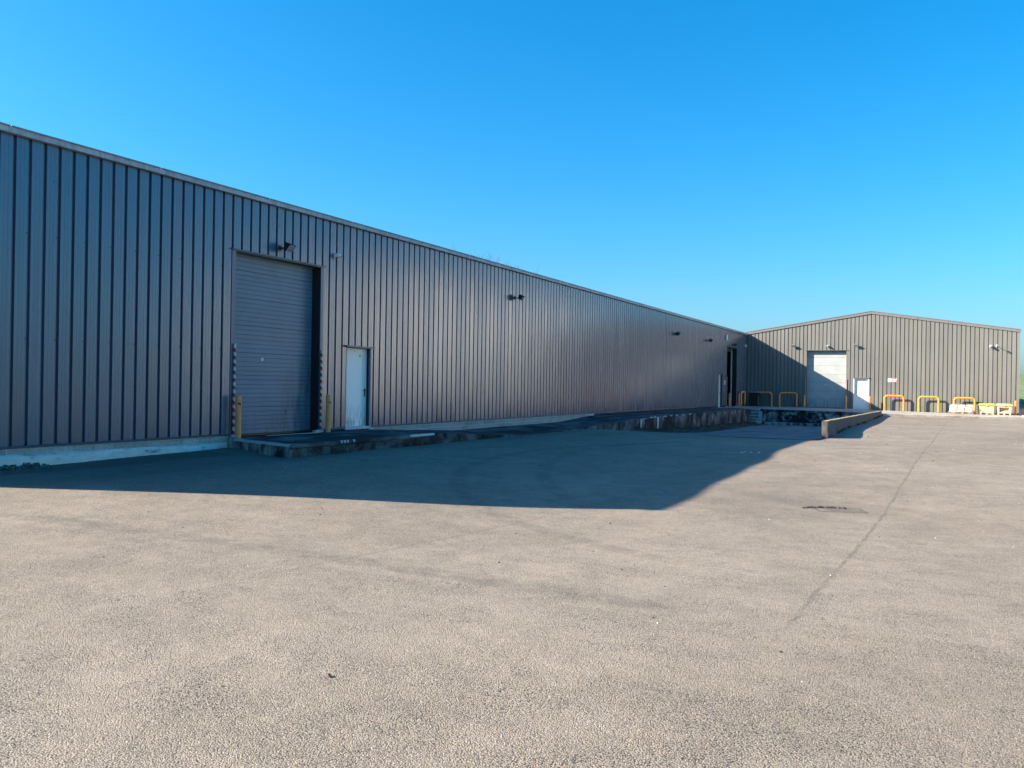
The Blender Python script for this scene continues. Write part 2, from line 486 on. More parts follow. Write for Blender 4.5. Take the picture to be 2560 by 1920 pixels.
    t.bump(t.noise(P, 0.7, 4), 0.35, 0.12)
    t.bump(t.noise(P, 6, 5, 0.6), 0.5, 0.02)
    t.bump(h, 0.75, 0.011)
    return t.out(c, 0.88, 0.25)
M['asphalt'] = mk()

# ------------------------------------------------------------------ ground
YB = 58.972                                   # face of the far gable wall
CP = np.array([(0, -5, -.29), (0, 5, -.29), (2.2, 4.8, -.385), (2.2, 12, -.385), (2.2, 19, -.385), (10.6, 3.7, -.62), (10.5, 7.9, -.555),
     (10.44, 11.7, -.52), (10.25, 15.6, -.43), (10.24, 18.7, -.43), (12.9, 5.5, -.675), (10.4, 23.5, -.52), (10.7, 30, -.40), (10.6, 49, -.38), (18.6, 53, -.43),
     (14.5, -8.8, -.42), (30, 20, -.45), (5, -8, -.4), (20, -8, -.42), (22, 5, -.5), (22, 35, -.45), (45, 0, -.45), (45, 45, -.45), (20, -35, -.45)], float)
def gz(x, y):
    d2 = (CP[:, 0] - x) ** 2 + (CP[:, 1] - y) ** 2
    w = 1 / (d2 + .5) ** 1.5
    return float((w @ CP[:, 2]) / w.sum())
def pit_z(y): return float(np.interp(y, [20.7, 23, 26.8, 29.4, 34, 44, 50], [-.44, -.54, -.735, -.87, -1.0, -1.09, -1.15]))

def grid(xs, ys, zf):
    vs = [(x, y, zf(x, y)) for y in ys for x in xs]
    n = len(xs)
    fs = [(j * n + i, j * n + i + 1, (j + 1) * n + i + 1, (j + 1) * n + i) for j in range(len(ys) - 1) for i in range(n - 1)]
    b = MB(); b.add(vs, fs); return b
def yard_z(x, y):
    z = gz(x, y)
    if x < 10.42 and y > 21.0: return -1.6
    if y > 50.4 + max(0, (x - 10.5)) * .432 and x < 18.4: return -1.6
    if x < -1.0: return -1.2
    return z
xs = np.unique(np.concatenate([np.arange(-2.0, 24.01, 0.4), [10.40, 10.44]]))
ys = np.unique(np.concatenate([np.arange(-70, -16, 6.0), np.arange(-14, 56.01, 0.4), [20.98, 21.02], np.arange(58, 90, 4.0), [100, 130, 160, 205]]))
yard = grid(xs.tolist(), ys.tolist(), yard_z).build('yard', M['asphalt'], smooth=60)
setp(yard, 'worn beige-grey asphalt yard', None, None, 'structure')

def pit_f(x, y):
    return pit_z(y) + 0.004
pit = grid(np.arange(2.3, 10.5, 0.4).tolist(), np.arange(20.7, 50.0, 0.4).tolist(), pit_f).build('loading_bay_floor', M['pit'], smooth=60)
setp(pit, 'streaked concrete ramp sinking to the loading dock', None, None, 'structure')

def terr(x, y):
    r = math.hypot(x, y)
    z = -1.3 if x < 23.9 and y < 205 else -.50
    if y > 205: z = -0.55 + (min(y, 460) - 205) * 0.039 + 0.6 * math.sin(x * 0.011 + 1.0) * min(1, (y - 205) / 100)
    return z
tx = [-2500, -1200, -600, -300, -150, -60, 0, 23.6, 23.95, 30, 60, 90, 150, 250, 400, 700, 1300, 2500]
ty = [-2500, -1000, -400, -150, -60, 0, 60, 120, 180, 206, 215, 230, 260, 300, 350, 400, 440, 470, 520, 700, 1200, 2500]
fld = grid(tx, ty, terr).build('field', M['grass'], smooth=80)
setp(fld, 'green sloping field beyond the gabled warehouse', None, None, 'structure')

# ------------------------------------------------------------------ long warehouse (wall in the plane x = 0)
P = 0.28
PROF = [(0, -.048), (.021, -.048), (.034, 0), (.099, 0), (.103, -.0022), (.107, -.0022), (.111, 0), (.169, 0), (.173, -.0022), (.177, -.0022), (.181, 0), (.246, 0), (.259, -.048), (.28, -.048)]
def clip_prof(a, b):
    pts = []
    def dep(u):
        for (u0, d0), (u1, d1) in zip(PROF, PROF[1:]):
            if u0 <= u <= u1: return d0 + (d1 - d0) * (u - u0) / (u1 - u0)
        return 0
    pts.append((a, dep(a)))
    pts += [(u, d) for u, d in PROF if a + 1e-6 < u < b - 1e-6]
    pts.append((b, dep(b)))
    return pts
def panel_mb(a, b, z0, ztop, conv):
    pts = clip_prof(a, b)
    m = MB(); vs = []
    for u, d in pts:
        vs.append(conv(u, d, z0)); vs.append(conv(u, d, ztop(u)))
    fs = [(2 * i, 2 * i + 2, 2 * i + 3, 2 * i + 1) for i in range(len(pts) - 1)]
    return m.add(vs, fs)
def clad(parent, u_start, u_end, kref, opens, ztopf, zbase, conv, locf, cache_const, mat):
    """one object per cladding panel between two grooves; opens: (a, b, ztop)"""
    cache = {}
    k0 = math.floor((u_start - kref) / P); k1 = math.ceil((u_end - kref) / P)
    for k in range(k0, k1):
        u0 = kref + k * P
        cuts = {max(0.0, u_start - u0), min(P, u_end - u0)}
        for a, b, zt in opens:
            for e in (a, b):
                if 1e-4 < e - u0 < P - 1e-4: cuts.add(e - u0)
        cuts = sorted(c for c in cuts if 0 <= c <= P)
        for a, b in zip(cuts, cuts[1:]):
            if b - a < 0.012: continue
            mid = u0 + (a + b) / 2
            z0 = zbase
            for oa, ob, zt in opens:
                if oa < mid < ob: z0 = zt
            key = (round(a, 4), round(b, 4), round(z0, 3)) if cache_const else None
            me = cache.get(key) if key else None
            if me is None:
                me = panel_mb(a, b, z0, (lambda u: ztopf(u0 + u)), conv).mesh('cladding_panel', mat)
                if key: cache[key] = me
            inst('cladding_panel', me, parent, locf(u0))

WA = empty('warehouse', (0, 0, 0), 'long low warehouse clad in dark grey corrugated metal along the left of the yard', 'warehouse')
YE = -2.9
EAVE = 5.42
OPA = [(5.43, 8.35, -.06, 4.16), (9.45, 10.49, 0.0, 2.16), (52.6, 55.7, -.12, 4.21), (50.25, 51.35, -.12, 2.17)]
TR = [(.12, .11), (.04, .05), (.1, .1), (.04, .05)]
opens = [(o[0] - t[0], o[1] + t[1], o[3] + .035) for o, t in zip(OPA, TR)]
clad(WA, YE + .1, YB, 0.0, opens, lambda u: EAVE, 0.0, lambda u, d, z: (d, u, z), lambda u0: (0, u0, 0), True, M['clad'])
# corner trim at the near end, seam strip, corner against the gable wall
MB().box(-.09, .012, YE - .01, YE + .1, -.02, EAVE).build('corner_trim', M['trim'], WA)
MB().box(-.03, .006, 38.02, 38.08, .0, EAVE).build('seam_trim', M['darkgrey'], WA)
MB().box(-.05, .05, YB - .10, YB - .02, -.1, EAVE + .02).build('corner_trim', M['trim'], WA)
# wall core with the openings left out, interior shell
core = MB()
us = [YE] + [e for o in sorted(OPA) for e in (o[0], o[1])] + [YB + 6]
for i in range(0, len(us), 2): core.box(-.10, -.062, us[i], us[i + 1], -.4, EAVE)
for o in OPA:
    core.box(-.10, -.062, o[0], o[1], o[3], EAVE)
    core.box(-.10, -.062, o[0], o[1], -.4, o[2] - .02)
core.build('wall_core', M['core'], WA)
MB().box(-22, -.12, YE + .1, YB + 6, -.4, -.13).build('floor', M['inside'], WA)
for y0, y1 in ((YE - .0, YE + .06), (YB + 6, YB + 6.06)):
    gab = MB()
    gab.add([(0, y0, -.4), (-22, y0, -.4), (-22, y0, EAVE), (-11, y0, EAVE + 1.73), (0, y0, EAVE)] + [(0, y1, -.4), (-22, y1, -.4), (-22, y1, EAVE), (-11, y1, EAVE + 1.73), (0, y1, EAVE)],
            [(0, 1, 2, 3, 4), (9, 8, 7, 6, 5), (0, 5, 6, 1), (1, 6, 7, 2), (2, 7, 8, 3), (3, 8, 9, 4), (4, 9, 5, 0)])
    gab.build('end_wall', M['core'], WA)
MB().box(-22.06, -22, YE, YB + 6, -.4, EAVE).build('rear_wall', M['core'], WA)
rf = MB()
for s in (0, 1):
    xa, xb = (0.06, -11) if s == 0 else (-11, -22.1)
    za, zb_ = (EAVE + .04, EAVE + 1.76) if s == 0 else (EAVE + 1.76, EAVE + .04)
    rf.add([(xa, YE - .05, za), (xb, YE - .05, zb_), (xb, YB + 6.1, zb_), (xa, YB + 6.1, za), (xa, YE - .05, za + .05), (xb, YE - .05, zb_ + .05), (xb, YB + 6.1, zb_ + .05), (xa, YB + 6.1, za + .05)],
           [(0, 1, 2, 3), (7, 6, 5, 4), (0, 4, 5, 1), (1, 5, 6, 2), (2, 6, 7, 3), (3, 7, 4, 0)])
rf.build('roof', M['roof'], WA)
# gutter in lengths
gl = 3.1
ng = math.ceil((YB - YE) / gl)
for i in range(ng):
    y0 = YE - .06 + i * gl; y1 = min(y0 + gl - .012, YB - .03)
    g = MB(); g.box(.008, .105, y0, y1, EAVE - .008, EAVE + .088)
    if i: g.box(.0, .111, y0 - .03, y0 + .035, EAVE - .011, EAVE + .091)
    go = g.build('gutter', M['gutter'], WA)
    MB().box(.085, .128, y0, y1, EAVE + .0885, EAVE + .112).build('gutter_lip', M['lip'], go)
# drip flashing at the foot of the cladding
dr = MB()
for a, b in ((YE, 5.31), (8.46, 9.41), (10.54, 50.2), (51.4, 52.5), (55.8, YB - .1)):
    dr.add([(-.03, a, .03), (.012, a, .012), (.03, a, -.03), (-.03, a, -.035), (-.03, b, .03), (.012, b, .012), (.03, b, -.03), (-.03, b, -.035)],
           [(0, 1, 5, 4), (1, 2, 6, 5), (2, 3, 7, 6), (0, 4, 7, 3), (0, 3, 2, 1), (4, 5, 6, 7)])
dr.build('base_flashing', M['darkgrey'], WA)
# foundation blocks with pale joints
fm = MB().box(-.34, -.012, YE, 5.35, -.6, -.03); fm.box(-.34, -.012, 10.54, 27.3, -.6, -.03)
fm.build('foundation_wall', M['mortar'], WA)
bl, bh = .42, .125
bm_ = MB().box(-.1, 0, 0, bl - .022, 0, bh - .012).mesh('concrete_block', M['fblock'])
for row in range(2):
    y = YE + (0 if row % 2 else .2)
    while y < 26.6:
        if y < 4.95 or y > 10.6:
            if not (row == 1 and y < 5.0):
                inst('concrete_block', bm_, WA, (random.uniform(-.006, .004), y, -.035 - (row + 1) * bh - random.uniform(0, .004)))
        y += bl
# rough whitewashed footing at the near end
ft = MB(); st = np.arange(YE - .1, 5.28, .14); prof_n = 7
for i, y in enumerate(st):
    w = .10 + .05 * math.sin(y * 1.7) + random.uniform(-.02, .02)
    w *= min(1, (5.4 - y) / 1.2) if y > 4.2 else 1
    zt = -.135 - .045 * (y / 5) if y > 0 else -.135
    for (dx, dz) in [(-.03, zt + .012), (w * .25, zt + random.uniform(-.01, .012)), (w * .7, zt - .018 + random.uniform(-.012, .008)), (w * .98, zt - .045 + random.uniform(-.012, .01)), (w + .0, zt - .10), (w + random.uniform(0, .02), -.30), (w, -.55)]:
        ft.v.append((dx, y, dz))
for i in range(len(st) - 1):
    for k in range(prof_n - 1):
        a = i * prof_n + k; ft.f.append((a, a + 1, a + prof_n + 1, a + prof_n))
setp(ft.build('footing', M['footing'], WA, smooth=70), 'rough whitewashed concrete footing')

# roller doors --------------------------------------------------------
def door_frame(parent, o, tr, dep, head=.06):
    a, b, z0, z1 = o
    m = MB()
    m.box(-dep - .05, .004, a - tr[0], a, z0 - .02, z1 + .03)
    m.box(-dep - .05, .004, b, b + tr[1], z0 - .02, z1 + .03)
    m.box(-dep - .05, .002, a, b, z1, z1 + .03)
    f = m.build('door_frame', M['trim'], parent)
    MB().box(-dep - .05, -.012, b - .003, b + .001, z0 - .02, z1).build('jamb_shade', M['black'], f)  # black sheet paints the recess shade onto the far jamb
    MB().add([(-.03, a - tr[0] - .03, z1 + .07), (head, a - tr[0] - .03, z1 + .042), (head, a - tr[0] - .03, z1 + .02), (-.03, a - tr[0] - .03, z1 + .034),
              (-.03, b + tr[1] + .03, z1 + .07), (head, b + tr[1] + .03, z1 + .042), (head, b + tr[1] + .03, z1 + .02), (-.03, b + tr[1] + .03, z1 + .034)],
             [(0, 1, 5, 4), (1, 2, 6, 5), (2, 3, 7, 6), (0, 3, 2, 1), (4, 5, 6, 7), (0, 4, 7, 3)]).build('head_flashing', M['trim'], parent)
    return f
door_frame(WA, OPA[0], TR[0], .30)
door_frame(WA, OPA[2], TR[2], .34)
SH = .1055
a, b, z0, z1 = OPA[0]
rd = MB().box(-.36, -.335, a - .1, b + .1, z0 - .02, z1 + .2).build('roller_door', M['black'], WA)
def slat_mesh(w, h, conv):
    c = .0022
    pr = [(-.02, 0), (0 - c, 0.0015), (0, c * 1.3), (0, h - c * 1.3), (-c, h - .0015), (-.02, h)]
    m = MB()
    for u in (0, w):
        for d, z in pr: m.v.append(conv(u, d, z))
    n = len(pr)
    for i in range(n - 1): m.f.append((i, i + 1, n + i + 1, n + i))
    m.f.append(tuple(range(n))[::-1]); m.f.append(tuple(range(n, 2 * n)))
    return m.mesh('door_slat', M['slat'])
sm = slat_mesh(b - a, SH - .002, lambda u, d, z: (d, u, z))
i = 0
z = z0 + .03
while z < z1 - .02:
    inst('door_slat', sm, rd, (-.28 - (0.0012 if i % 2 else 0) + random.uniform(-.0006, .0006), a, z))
    z += SH + (.004 if i % 6 == 5 else 0); i += 1
MB().box(-.30, -.262, a, b, z0 - .02, z0 + .028).build('bottom_seal', M['black'], rd)
tg = MB(); tg.lathe([(.045, 0), (.045, .006)], n=8)
to = tg.build('lock_plate', M['tagpale'], rd, (-.279, 6.59, 1.74)); to.rotation_euler = (0, math.pi / 2, 0)
MB().box(-.012, .012, -.02, .02, .006, .009).build('lock_keyhole', M['tag'], rd, (-.279, 6.59, 1.74)).rotation_euler = (0, math.pi / 2, 0)
MB().box(0, .004, -.012, .012, -.07, .07).build('pull_slot', M['black'], rd, (-.279, 7.42, .46))
def hazard(parent, loc, h, conv, w=.05):
    """red and white striped corner guard; stripes slant"""
    e = MB().box(*conv(0, w), *conv(1, w), 0, h).build('corner_guard', M['stripe_w'], parent, loc)
    return e
def stripes(guard, h, w, axis, pitch=.17):
    z = .03
    while z < h - .02:
        t = min(.085, h - z)
        m = MB()
        if axis == 'x':     # guard on the x = const wall face, spans y
            for x0 in (-w / 2 - .0015, w / 2 + .0015):
                pass
            x1 = w / 2 + .002
            m.add([(x1, -w / 2 - .002, z), (x1, w / 2 + .002, z - .02), (x1, w / 2 + .002, z + t - .02), (x1, -w / 2 - .002, z + t),
                   (-w / 2, -w / 2 - .002, z), (-w / 2, -w / 2 - .002, z + t), (-w / 2, w / 2 + .002, z - .02), (-w / 2, w / 2 + .002, z + t - .02)],
                  [(0, 1, 2, 3), (0, 3, 5, 4), (1, 6, 7, 2)])
        else:
            y1 = -w / 2 - .002
            m.add([(-w / 2 - .002, y1, z), (w / 2 + .002, y1, z - .02), (w / 2 + .002, y1, z + t - .02), (-w / 2 - .002, y1, z + t),
                   (-w / 2 - .002, w / 2, z), (-w / 2 - .002, w / 2, z + t), (w / 2 + .002, w / 2, z - .02), (w / 2 + .002, w / 2, z + t - .02)],
                  [(0, 1, 2, 3), (0, 3, 5, 4), (1, 6, 7, 2)])
        m.build('red_stripe', M['red'], guard)
        z += pitch
def guard(parent, x, y, z0, h, axis, w=.038):
    g = MB().box(-w / 2, w / 2, -w / 2, w / 2, 0, h).build('corner_guard', M['stripe_w'], parent, (x, y, z0))
    stripes(g, h, w, axis)
    MB().box(-.09, .05, -.07, .07, -.05, .02).build('guard_foot', M['galv'], g)
guard(WA, .036, 5.40, -.03, 2.09, 'x')
guard(WA, .036, 8.385, -.03, 2.07, 'x')
guard(WA, .036, 52.55, -.08, 2.15, 'x')
guard(WA, .036, 55.75, -.08, 2.15, 'x')
MB().box(-.42, -.345, 55.58, 55.695, -.12, 4.3).build('door_track', M['galv'], WA)
MB().box(-.44, -.40, 52.4, 55.9, 3.95, 4.4).build('raised_roller_door', M['core'], WA)

# personnel doors ------------------------------------------------------
def ped_door_A(o, dep, mat, label):
    a, b, z0, z1 = o
    MB().box(-dep - .06, .003, b, b + .05, z0 - .02, z1 + .03).box(-dep - .06, .003, a - .04, a, z0 - .02, z1 + .03).box(-dep - .06, .002, a, b, z1 + .0, z1 + .03).build('door_frame', M['trim'], WA)
    MB().add([(-.03, a - .11, z1 + .06), (.10, a - .11, z1 + .045), (.10, a - .11, z1 + .01), (-.03, a - .11, z1 + .025), (-.03, b + .1, z1 + .06), (.10, b + .1, z1 + .045), (.10, b + .1, z1 + .01), (-.03, b + .1, z1 + .025)],
             [(0, 1, 5, 4), (1, 2, 6, 5), (2, 3, 7, 6), (0, 3, 2, 1), (4, 5, 6, 7), (0, 4, 7, 3)]).build('door_hood', M['trim'], WA)
    d = MB().box(-dep - .05, -dep - .006, a, b, z0 + .01, z1).build('door', mat, WA)
    setp(d, label)
    fr = MB()
    x0, x1 = -dep - .01, -dep + .008
    fr.box(x0, x1, a, a + .055, z0 + .01, z1); fr.box(x0, x1, b - .17, b, z0 + .01, z1)
    fr.box(x0, x1, a + .055, b - .17, z1 - .17, z1); fr.box(x0, x1, a + .055, b - .17, z0 + .01, z0 + .16)
    bevel(fr.build('door_rim', mat, d), .004, 1)
    h = MB()
    hy = b - .085; hz = z0 + 1.0
    h.box(x1, x1 + .012, hy - .022, hy + .022, hz - .17, hz + .06)
    h.tube([(x1 + .012, hy, hz), (x1 + .055, hy, hz)], .011, 8)
    h.tube([(x1 + .055, hy + .01, hz), (x1 + .055, hy - .13, hz)], .011, 8)
    h.build('handle', M['darkgrey'], d)
    for hz2 in (z0 + .35, z0 + 1.0, z0 + 1.75):
        MB().tube([(x1 + .004, a + .006, hz2), (x1 + .004, a + .006, hz2 + .09)], .011, 8).build('hinge', mat, d)
    return d, x1
d1, x1 = ped_door_A(OPA[1], .13, M['white'], 'white steel door with green grime along its foot')
MB().box(x1 - .012, x1 - .008, 10.15, 10.235, 1.92, 2.0).build('sticker', M['tag'], d1)
MB().box(-.16, .03, 9.40, 10.52, -.06, .012).build('door_sill', M['galv'], WA)
cu = bpy.data.curves.new('door_number', 'FONT'); cu.body = '7'; cu.size = .09
tmp = bpy.data.objects.new('tmp', cu); COL.objects.link(tmp)
bpy.context.view_layer.update()
dg = bpy.context.evaluated_depsgraph_get()
me = bpy.data.meshes.new_from_object(tmp.evaluated_get(dg)); me.name = 'door_number'
bpy.data.objects.remove(tmp); me.materials.clear(); me.materials.append(M['ink'])
no = bpy.data.objects.new('door_number', me); no.location = (x1 + .0015, 9.90, 2.03); no.rotation_euler = (math.pi / 2, 0, math.pi / 2); link(no, d1)
d2, _ = ped_door_A(OPA[3], .16, M['cream'], 'cream steel door beside the open roller door')
MB().box(-.16, .06, 50.2, 51.4, -.2, -.115).build('door_sill', M['galv'], WA)
# white box and notice on the wall round the far doorway
MB().box(.0, .03, 51.85, 52.10, 1.45, 1.8).build('notice_plate', M['stripe_w'], WA)

# screw heads on the cladding, a few pixels each
sc = MB()
for zz in (1.9, 3.75):
    for k in range(-8, 20):
        if k % 2 == 0: sc.lathe([(.009, zz), (.009, zz + .018)], .004, k * P - .045, 6)
setp(sc.build('screw_heads', M['black'], WA), kind='stuff')

# ------------------------------------------------------------------ gabled warehouse (wall in the plane y = YB)
WB = empty('gabled_warehouse', (9.05, YB, 0), 'gabled warehouse clad in grey corrugated metal closing the far end of the yard', 'warehouse')
def wb(loc): return (loc[0] - 9.05, loc[1] - YB, loc[2])
RX, RZ, SL, XE = 9.05, 6.89, .1573, 18.49
ztb = lambda u: RZ - SL * abs(u - RX)
OPB = [(4.54, 7.36, -.15, 4.16), (7.93, 8.90, -.14, 2.10)]
ob = [(OPB[0][0] - .06, OPB[0][1] + .1, OPB[0][3] + .03), (OPB[1][0] - .05, OPB[1][1] + .05, OPB[1][3] + .03)]
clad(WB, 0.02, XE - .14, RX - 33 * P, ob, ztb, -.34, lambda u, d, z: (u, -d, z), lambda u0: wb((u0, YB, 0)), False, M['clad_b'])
MB().add([(XE - .14, YB + .03, -.34), (XE - .14, YB - .008, -.34), (XE, YB - .008, -.34), (XE, YB + .16, -.34), (XE - .14, YB + .03, ztb(XE - .14)), (XE - .14, YB - .008, ztb(XE - .14)), (XE, YB - .008, ztb(XE)), (XE, YB + .16, ztb(XE))],
         [(0, 1, 5, 4), (1, 2, 6, 5), (2, 3, 7, 6), (4, 5, 6, 7)]).build('corner_trim', M['clad_b'], WB, wb((0, 0, 0)))
core = MB()
for u0, u1, zb0 in ((-.0, OPB[0][0], -.4), (OPB[0][1], OPB[1][0], -.4), (OPB[1][1], XE, -.4), (OPB[0][0], OPB[0][1], OPB[0][3]), (OPB[1][0], OPB[1][1], OPB[1][3])):
    e = [u0] + ([RX] if u0 < RX < u1 else []) + [u1]
    for p, q in zip(e, e[1:]):
        core.add([(p, YB + .062, zb0), (q, YB + .062, zb0), (q, YB + .062, ztb(q)), (p, YB + .062, ztb(p)), (p, YB + .1, zb0), (q, YB + .1, zb0), (q, YB + .1, ztb(q)), (p, YB + .1, ztb(p))],
                 [(0, 1, 2, 3), (7, 6, 5, 4), (0, 4, 5, 1), (2, 6, 7, 3), (0, 3, 7, 4), (1, 5, 6, 2)])
core.build('wall_core', M['core'], WB, wb((0, 0, 0)))
LB = 150
side = MB().box(XE - .06, XE, YB + .16, YB + LB, -.5, ztb(XE)).box(-.4, -.34, YB + .1, YB + LB, -.5, ztb(-.34)).box(-.4, XE, YB + LB, YB + LB + .06, -.5, ztb(XE))
side.build('side_wall', M['clad_b'], WB, wb((0, 0, 0)))
rf = MB()
for xa, xb in ((-.45, RX), (RX, XE + .06)):
    rf.add([(xa, YB - .03, ztb(xa) + .1), (xb, YB - .03, ztb(xb) + .1), (xb, YB + LB, ztb(xb) + .1), (xa, YB + LB, ztb(xa) + .1), (xa, YB - .03, ztb(xa) + .16), (xb, YB - .03, ztb(xb) + .16), (xb, YB + LB, ztb(xb) + .16), (xa, YB + LB, ztb(xa) + .16)],
           [(0, 1, 2, 3), (7, 6, 5, 4), (0, 4, 5, 1), (1, 5, 6, 2), (2, 6, 7, 3), (3, 7, 4, 0)])
rf.build('roof', M['roof'], WB, wb((0, 0, 0)))
# verge flashings in lengths, two faces each
def verge(x0, x1):
    m = MB()
    for (ya, yb, dz0, dz1) in ((YB - .062, YB - .006, -.02, .155), (YB - .085, YB + .1, .158, .205)):
        m.add([(x0, ya, ztb(x0) + dz0), (x1, ya, ztb(x1) + dz0), (x1, ya, ztb(x1) + dz1), (x0, ya, ztb(x0) + dz1), (x0, yb, ztb(x0) + dz0), (x1, yb, ztb(x1) + dz0), (x1, yb, ztb(x1) + dz1), (x0, yb, ztb(x0) + dz1)],
              [(0, 1, 2, 3), (7, 6, 5, 4), (0, 4, 5, 1), (2, 6, 7, 3), (0, 3, 7, 4), (1, 5, 6, 2)])
    m.build('verge_flashing', M['verge'], WB, wb((0, 0, 0)))
for x0, x1 in ((-.02, 2.96), (2.97, 6.0), (6.01, RX), (RX, 12.1), (12.11, 15.2), (15.21, XE + .03)): verge(x0, x1)
# frames
def frame_B(o, tl, trr, dep):
    a, b, z0, z1 = o
    MB().box(a - tl, a, YB - .004, YB + dep + .05, z0 - .1, z1 + .03).box(b, b + trr, YB - .004, YB + dep + .05, z0 - .1, z1 + .03).box(a, b, YB - .002, YB + dep + .05, z1, z1 + .03).build('door_frame', M['clad_b'], WB, wb((0, 0, 0)))
    MB().box(a - tl - .05, b + trr + .05, YB - .05, YB + .03, z1 + .031, z1 + .055).build('head_flashing', M['clad_b'], WB, wb((0, 0, 0)))
frame_B(OPB[0], .06, .1, .33)
a, b, z0, z1 = OPB[0]
rdb = MB().box(a - .1, b + .1, YB + .37, YB + .40, z0 - .1, z1 + .3).build('roller_door', M['black'], WB, wb((0, 0, 0)))
hsec = .635
def section_mesh(w, h):
    m = MB(); pr = []
    n = 6; s_ = h / n
    for k in range(n):
        zz = k * s_
        g = .006 if k == 0 else .0025
        pr += [(-g, zz + .0), (0, zz + g), (0, zz + s_ - g)]
    pr += [(-.006, h - .001)]
    for u in (0, w):
        for d, zz in pr: m.v.append((u, -d, zz))
    n = len(pr)
    for i in range(n - 1): m.f.append((i, n + i, n + i + 1, i + 1))
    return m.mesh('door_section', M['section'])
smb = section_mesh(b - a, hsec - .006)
for k in range(7):
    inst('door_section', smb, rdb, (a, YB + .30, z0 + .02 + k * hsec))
MB().box(5.84, 5.96, YB + .29, YB + .30, 1.59, 1.65).build('lock_plate', M['tagpale'], rdb)
MB().box(4.80, 4.93, YB + .29, YB + .30, .04, .10).build('label_plate', M['stripe_w'], rdb)
for x in (4.49, 7.40): guard(WB, x - 9.05, -.04, -.16, 2.2, 'y')
a, b, z0, z1 = OPB[1]
MB().box(a - .05, a, YB - .003, YB + .25, z0 - .1, z1 + .03).box(b, b + .05, YB - .003, YB + .25, z0 - .1, z1 + .03).box(a, b, YB - .002, YB + .25, z1, z1 + .03).build('door_frame', M['white2'], WB, wb((0, 0, 0)))
MB().box(a - .1, b + .1, YB - .09, YB + .03, z1 + .031, z1 + .06).build('door_hood', M['clad_b'], WB, wb((0, 0, 0)))
db = MB().box(a, b, YB + .146, YB + .19, z0 - .1, z1).build('door', M['white2'], WB, wb((0, 0, 0)))
fr = MB(); y0_, y1_ = YB + .135, YB + .15
fr.box(a, a + .06, y0_, y1_, z0, z1); fr.box(b - .12, b, y0_, y1_, z0, z1); fr.box(a + .06, b - .12, y0_, y1_, z1 - .12, z1); fr.box(a + .06, b - .12, y0_, y1_, z0, z0 + .16)
fr.build('door_rim', M['white2'], db)
h = MB().box(b - .085, b - .04, y0_ - .012, y0_, .78, .98); h.tube([(b - .06, y0_ - .05, .92), (b - .19, y0_ - .05, .92)], .012, 8).tube([(b - .06, y0_, .92), (b - .06, y0_ - .05, .92)], .012, 8)
h.build('handle', M['darkgrey'], db)
MB().box(b - .28, b - .17, YB + .143, YB + .147, 1.86, 1.93).build('sticker', M['tag'], db)

# no-entry sign on the gable wall
SG = empty('no_entry_sign', (10.54, YB - .004, 2.0), 'small red and white no-entry sign on the gable wall right of the white door', 'sign')
MB().box(-.31, .31, -.012, 0, -.125, .125).build('backing', M['signwhite'], SG)
MB().box(-.075, .305, -.015, -.0125, -.12, .12).build('red_panel', M['signred'], SG)
dsc = MB().lathe([(.088, 0), (.088, .002)], n=24).build('red_disc', M['signred'], SG, (-.19, -.0125, 0)); dsc.rotation_euler = (math.pi / 2, 0, 0)
MB().box(-.25, -.13, -.0175, -.0148, -.017, .017).build('white_bar', M['signwhite'], SG)
tx = MB()
for z_, words, hh in ((.062, (.07, .05, .10, .06), .036), (.0, (.04, .09, .05), .022), (-.065, (.08, .11, .05), .036)):
    x = .115 - (sum(words) + .018 * (len(words) - 1)) / 2
    for w in words:
        tx.box(x, x + w, -.0175, -.0152, z_ - hh / 2, z_ + hh / 2); x += w + .018
tx.build('lettering', M['signwhite'], SG)

# ------------------------------------------------------------------ loading dock
def slab_z(x): return float(np.interp(x, [0, 2.5, 5, 8, 9.5, 12, 15, 18.6], [-.115, -.135, -.14, -.165, -.2, -.245, -.285, -.285]))
# platform in front of the near doors, with its ramp
DP = empty('door_platform', (1.1, 7.5, -.4), 'low black-stained concrete platform under the near roller door and white door', 'platform')
def dp(p): return (p[0] - 1.1, p[1] - 7.5, p[2] + .4)
XF = 2.24
st = [(5.25, 4.80, -.075, -.10), (6.5, 6.5, -.075, -.097), (8.5, 8.5, -.075, -.092), (10.31, 10.31, -.08, -.097), (11.6, 11.6, -.14, -.167), (13.25, 13.25, -.215, -.258), (14.9, 14.9, -.292, -.345), (15.6, 15.6, -.295, -.37)]
top = MB(); sid = MB()
NX = 6
def top_rows(b, stations):
    for yw, yf, zw, zf in stations:
        for k in range(NX + 1):
            f = k / NX
            b.v.append(dp((0.0 + XF * f, yw + (yf - yw) * f, zw + (zf - zw) * f + random.uniform(-.004, .004) * (0 < k < NX))))
    n = NX + 1
    for j in range(len(stations) - 1):
        for k in range(NX): b.f.append((j * n + k, j * n + k + 1, (j + 1) * n + k + 1, (j + 1) * n + k))
dense = []
for s0, s1 in zip(st, st[1:]):
    nn = max(1, int((s1[1] - s0[1]) / .35))
    for i in range(nn): dense.append(tuple(s0[q] + (s1[q] - s0[q]) * i / nn for q in range(4)))
dense.append(st[-1])
top_rows(top, dense)
top.build('platform_top', M['dock_top'], DP, smooth=50)
for (ya, za), (yb, zb_) in zip([(s[1], s[3]) for s in dense], [(s[1], s[3]) for s in dense][1:]):
    x0, x1_ = XF, XF
    sid.quad(dp((x0, ya, za - (.10 if ya < 10.3 else 0))), dp((x0, yb, zb_ - (.10 if yb < 10.3 else 0))), dp((x0, yb, -.75)), dp((x0, ya, -.75)))
sid.build('platform_face', M['dock_wall'], DP)
cap = MB()
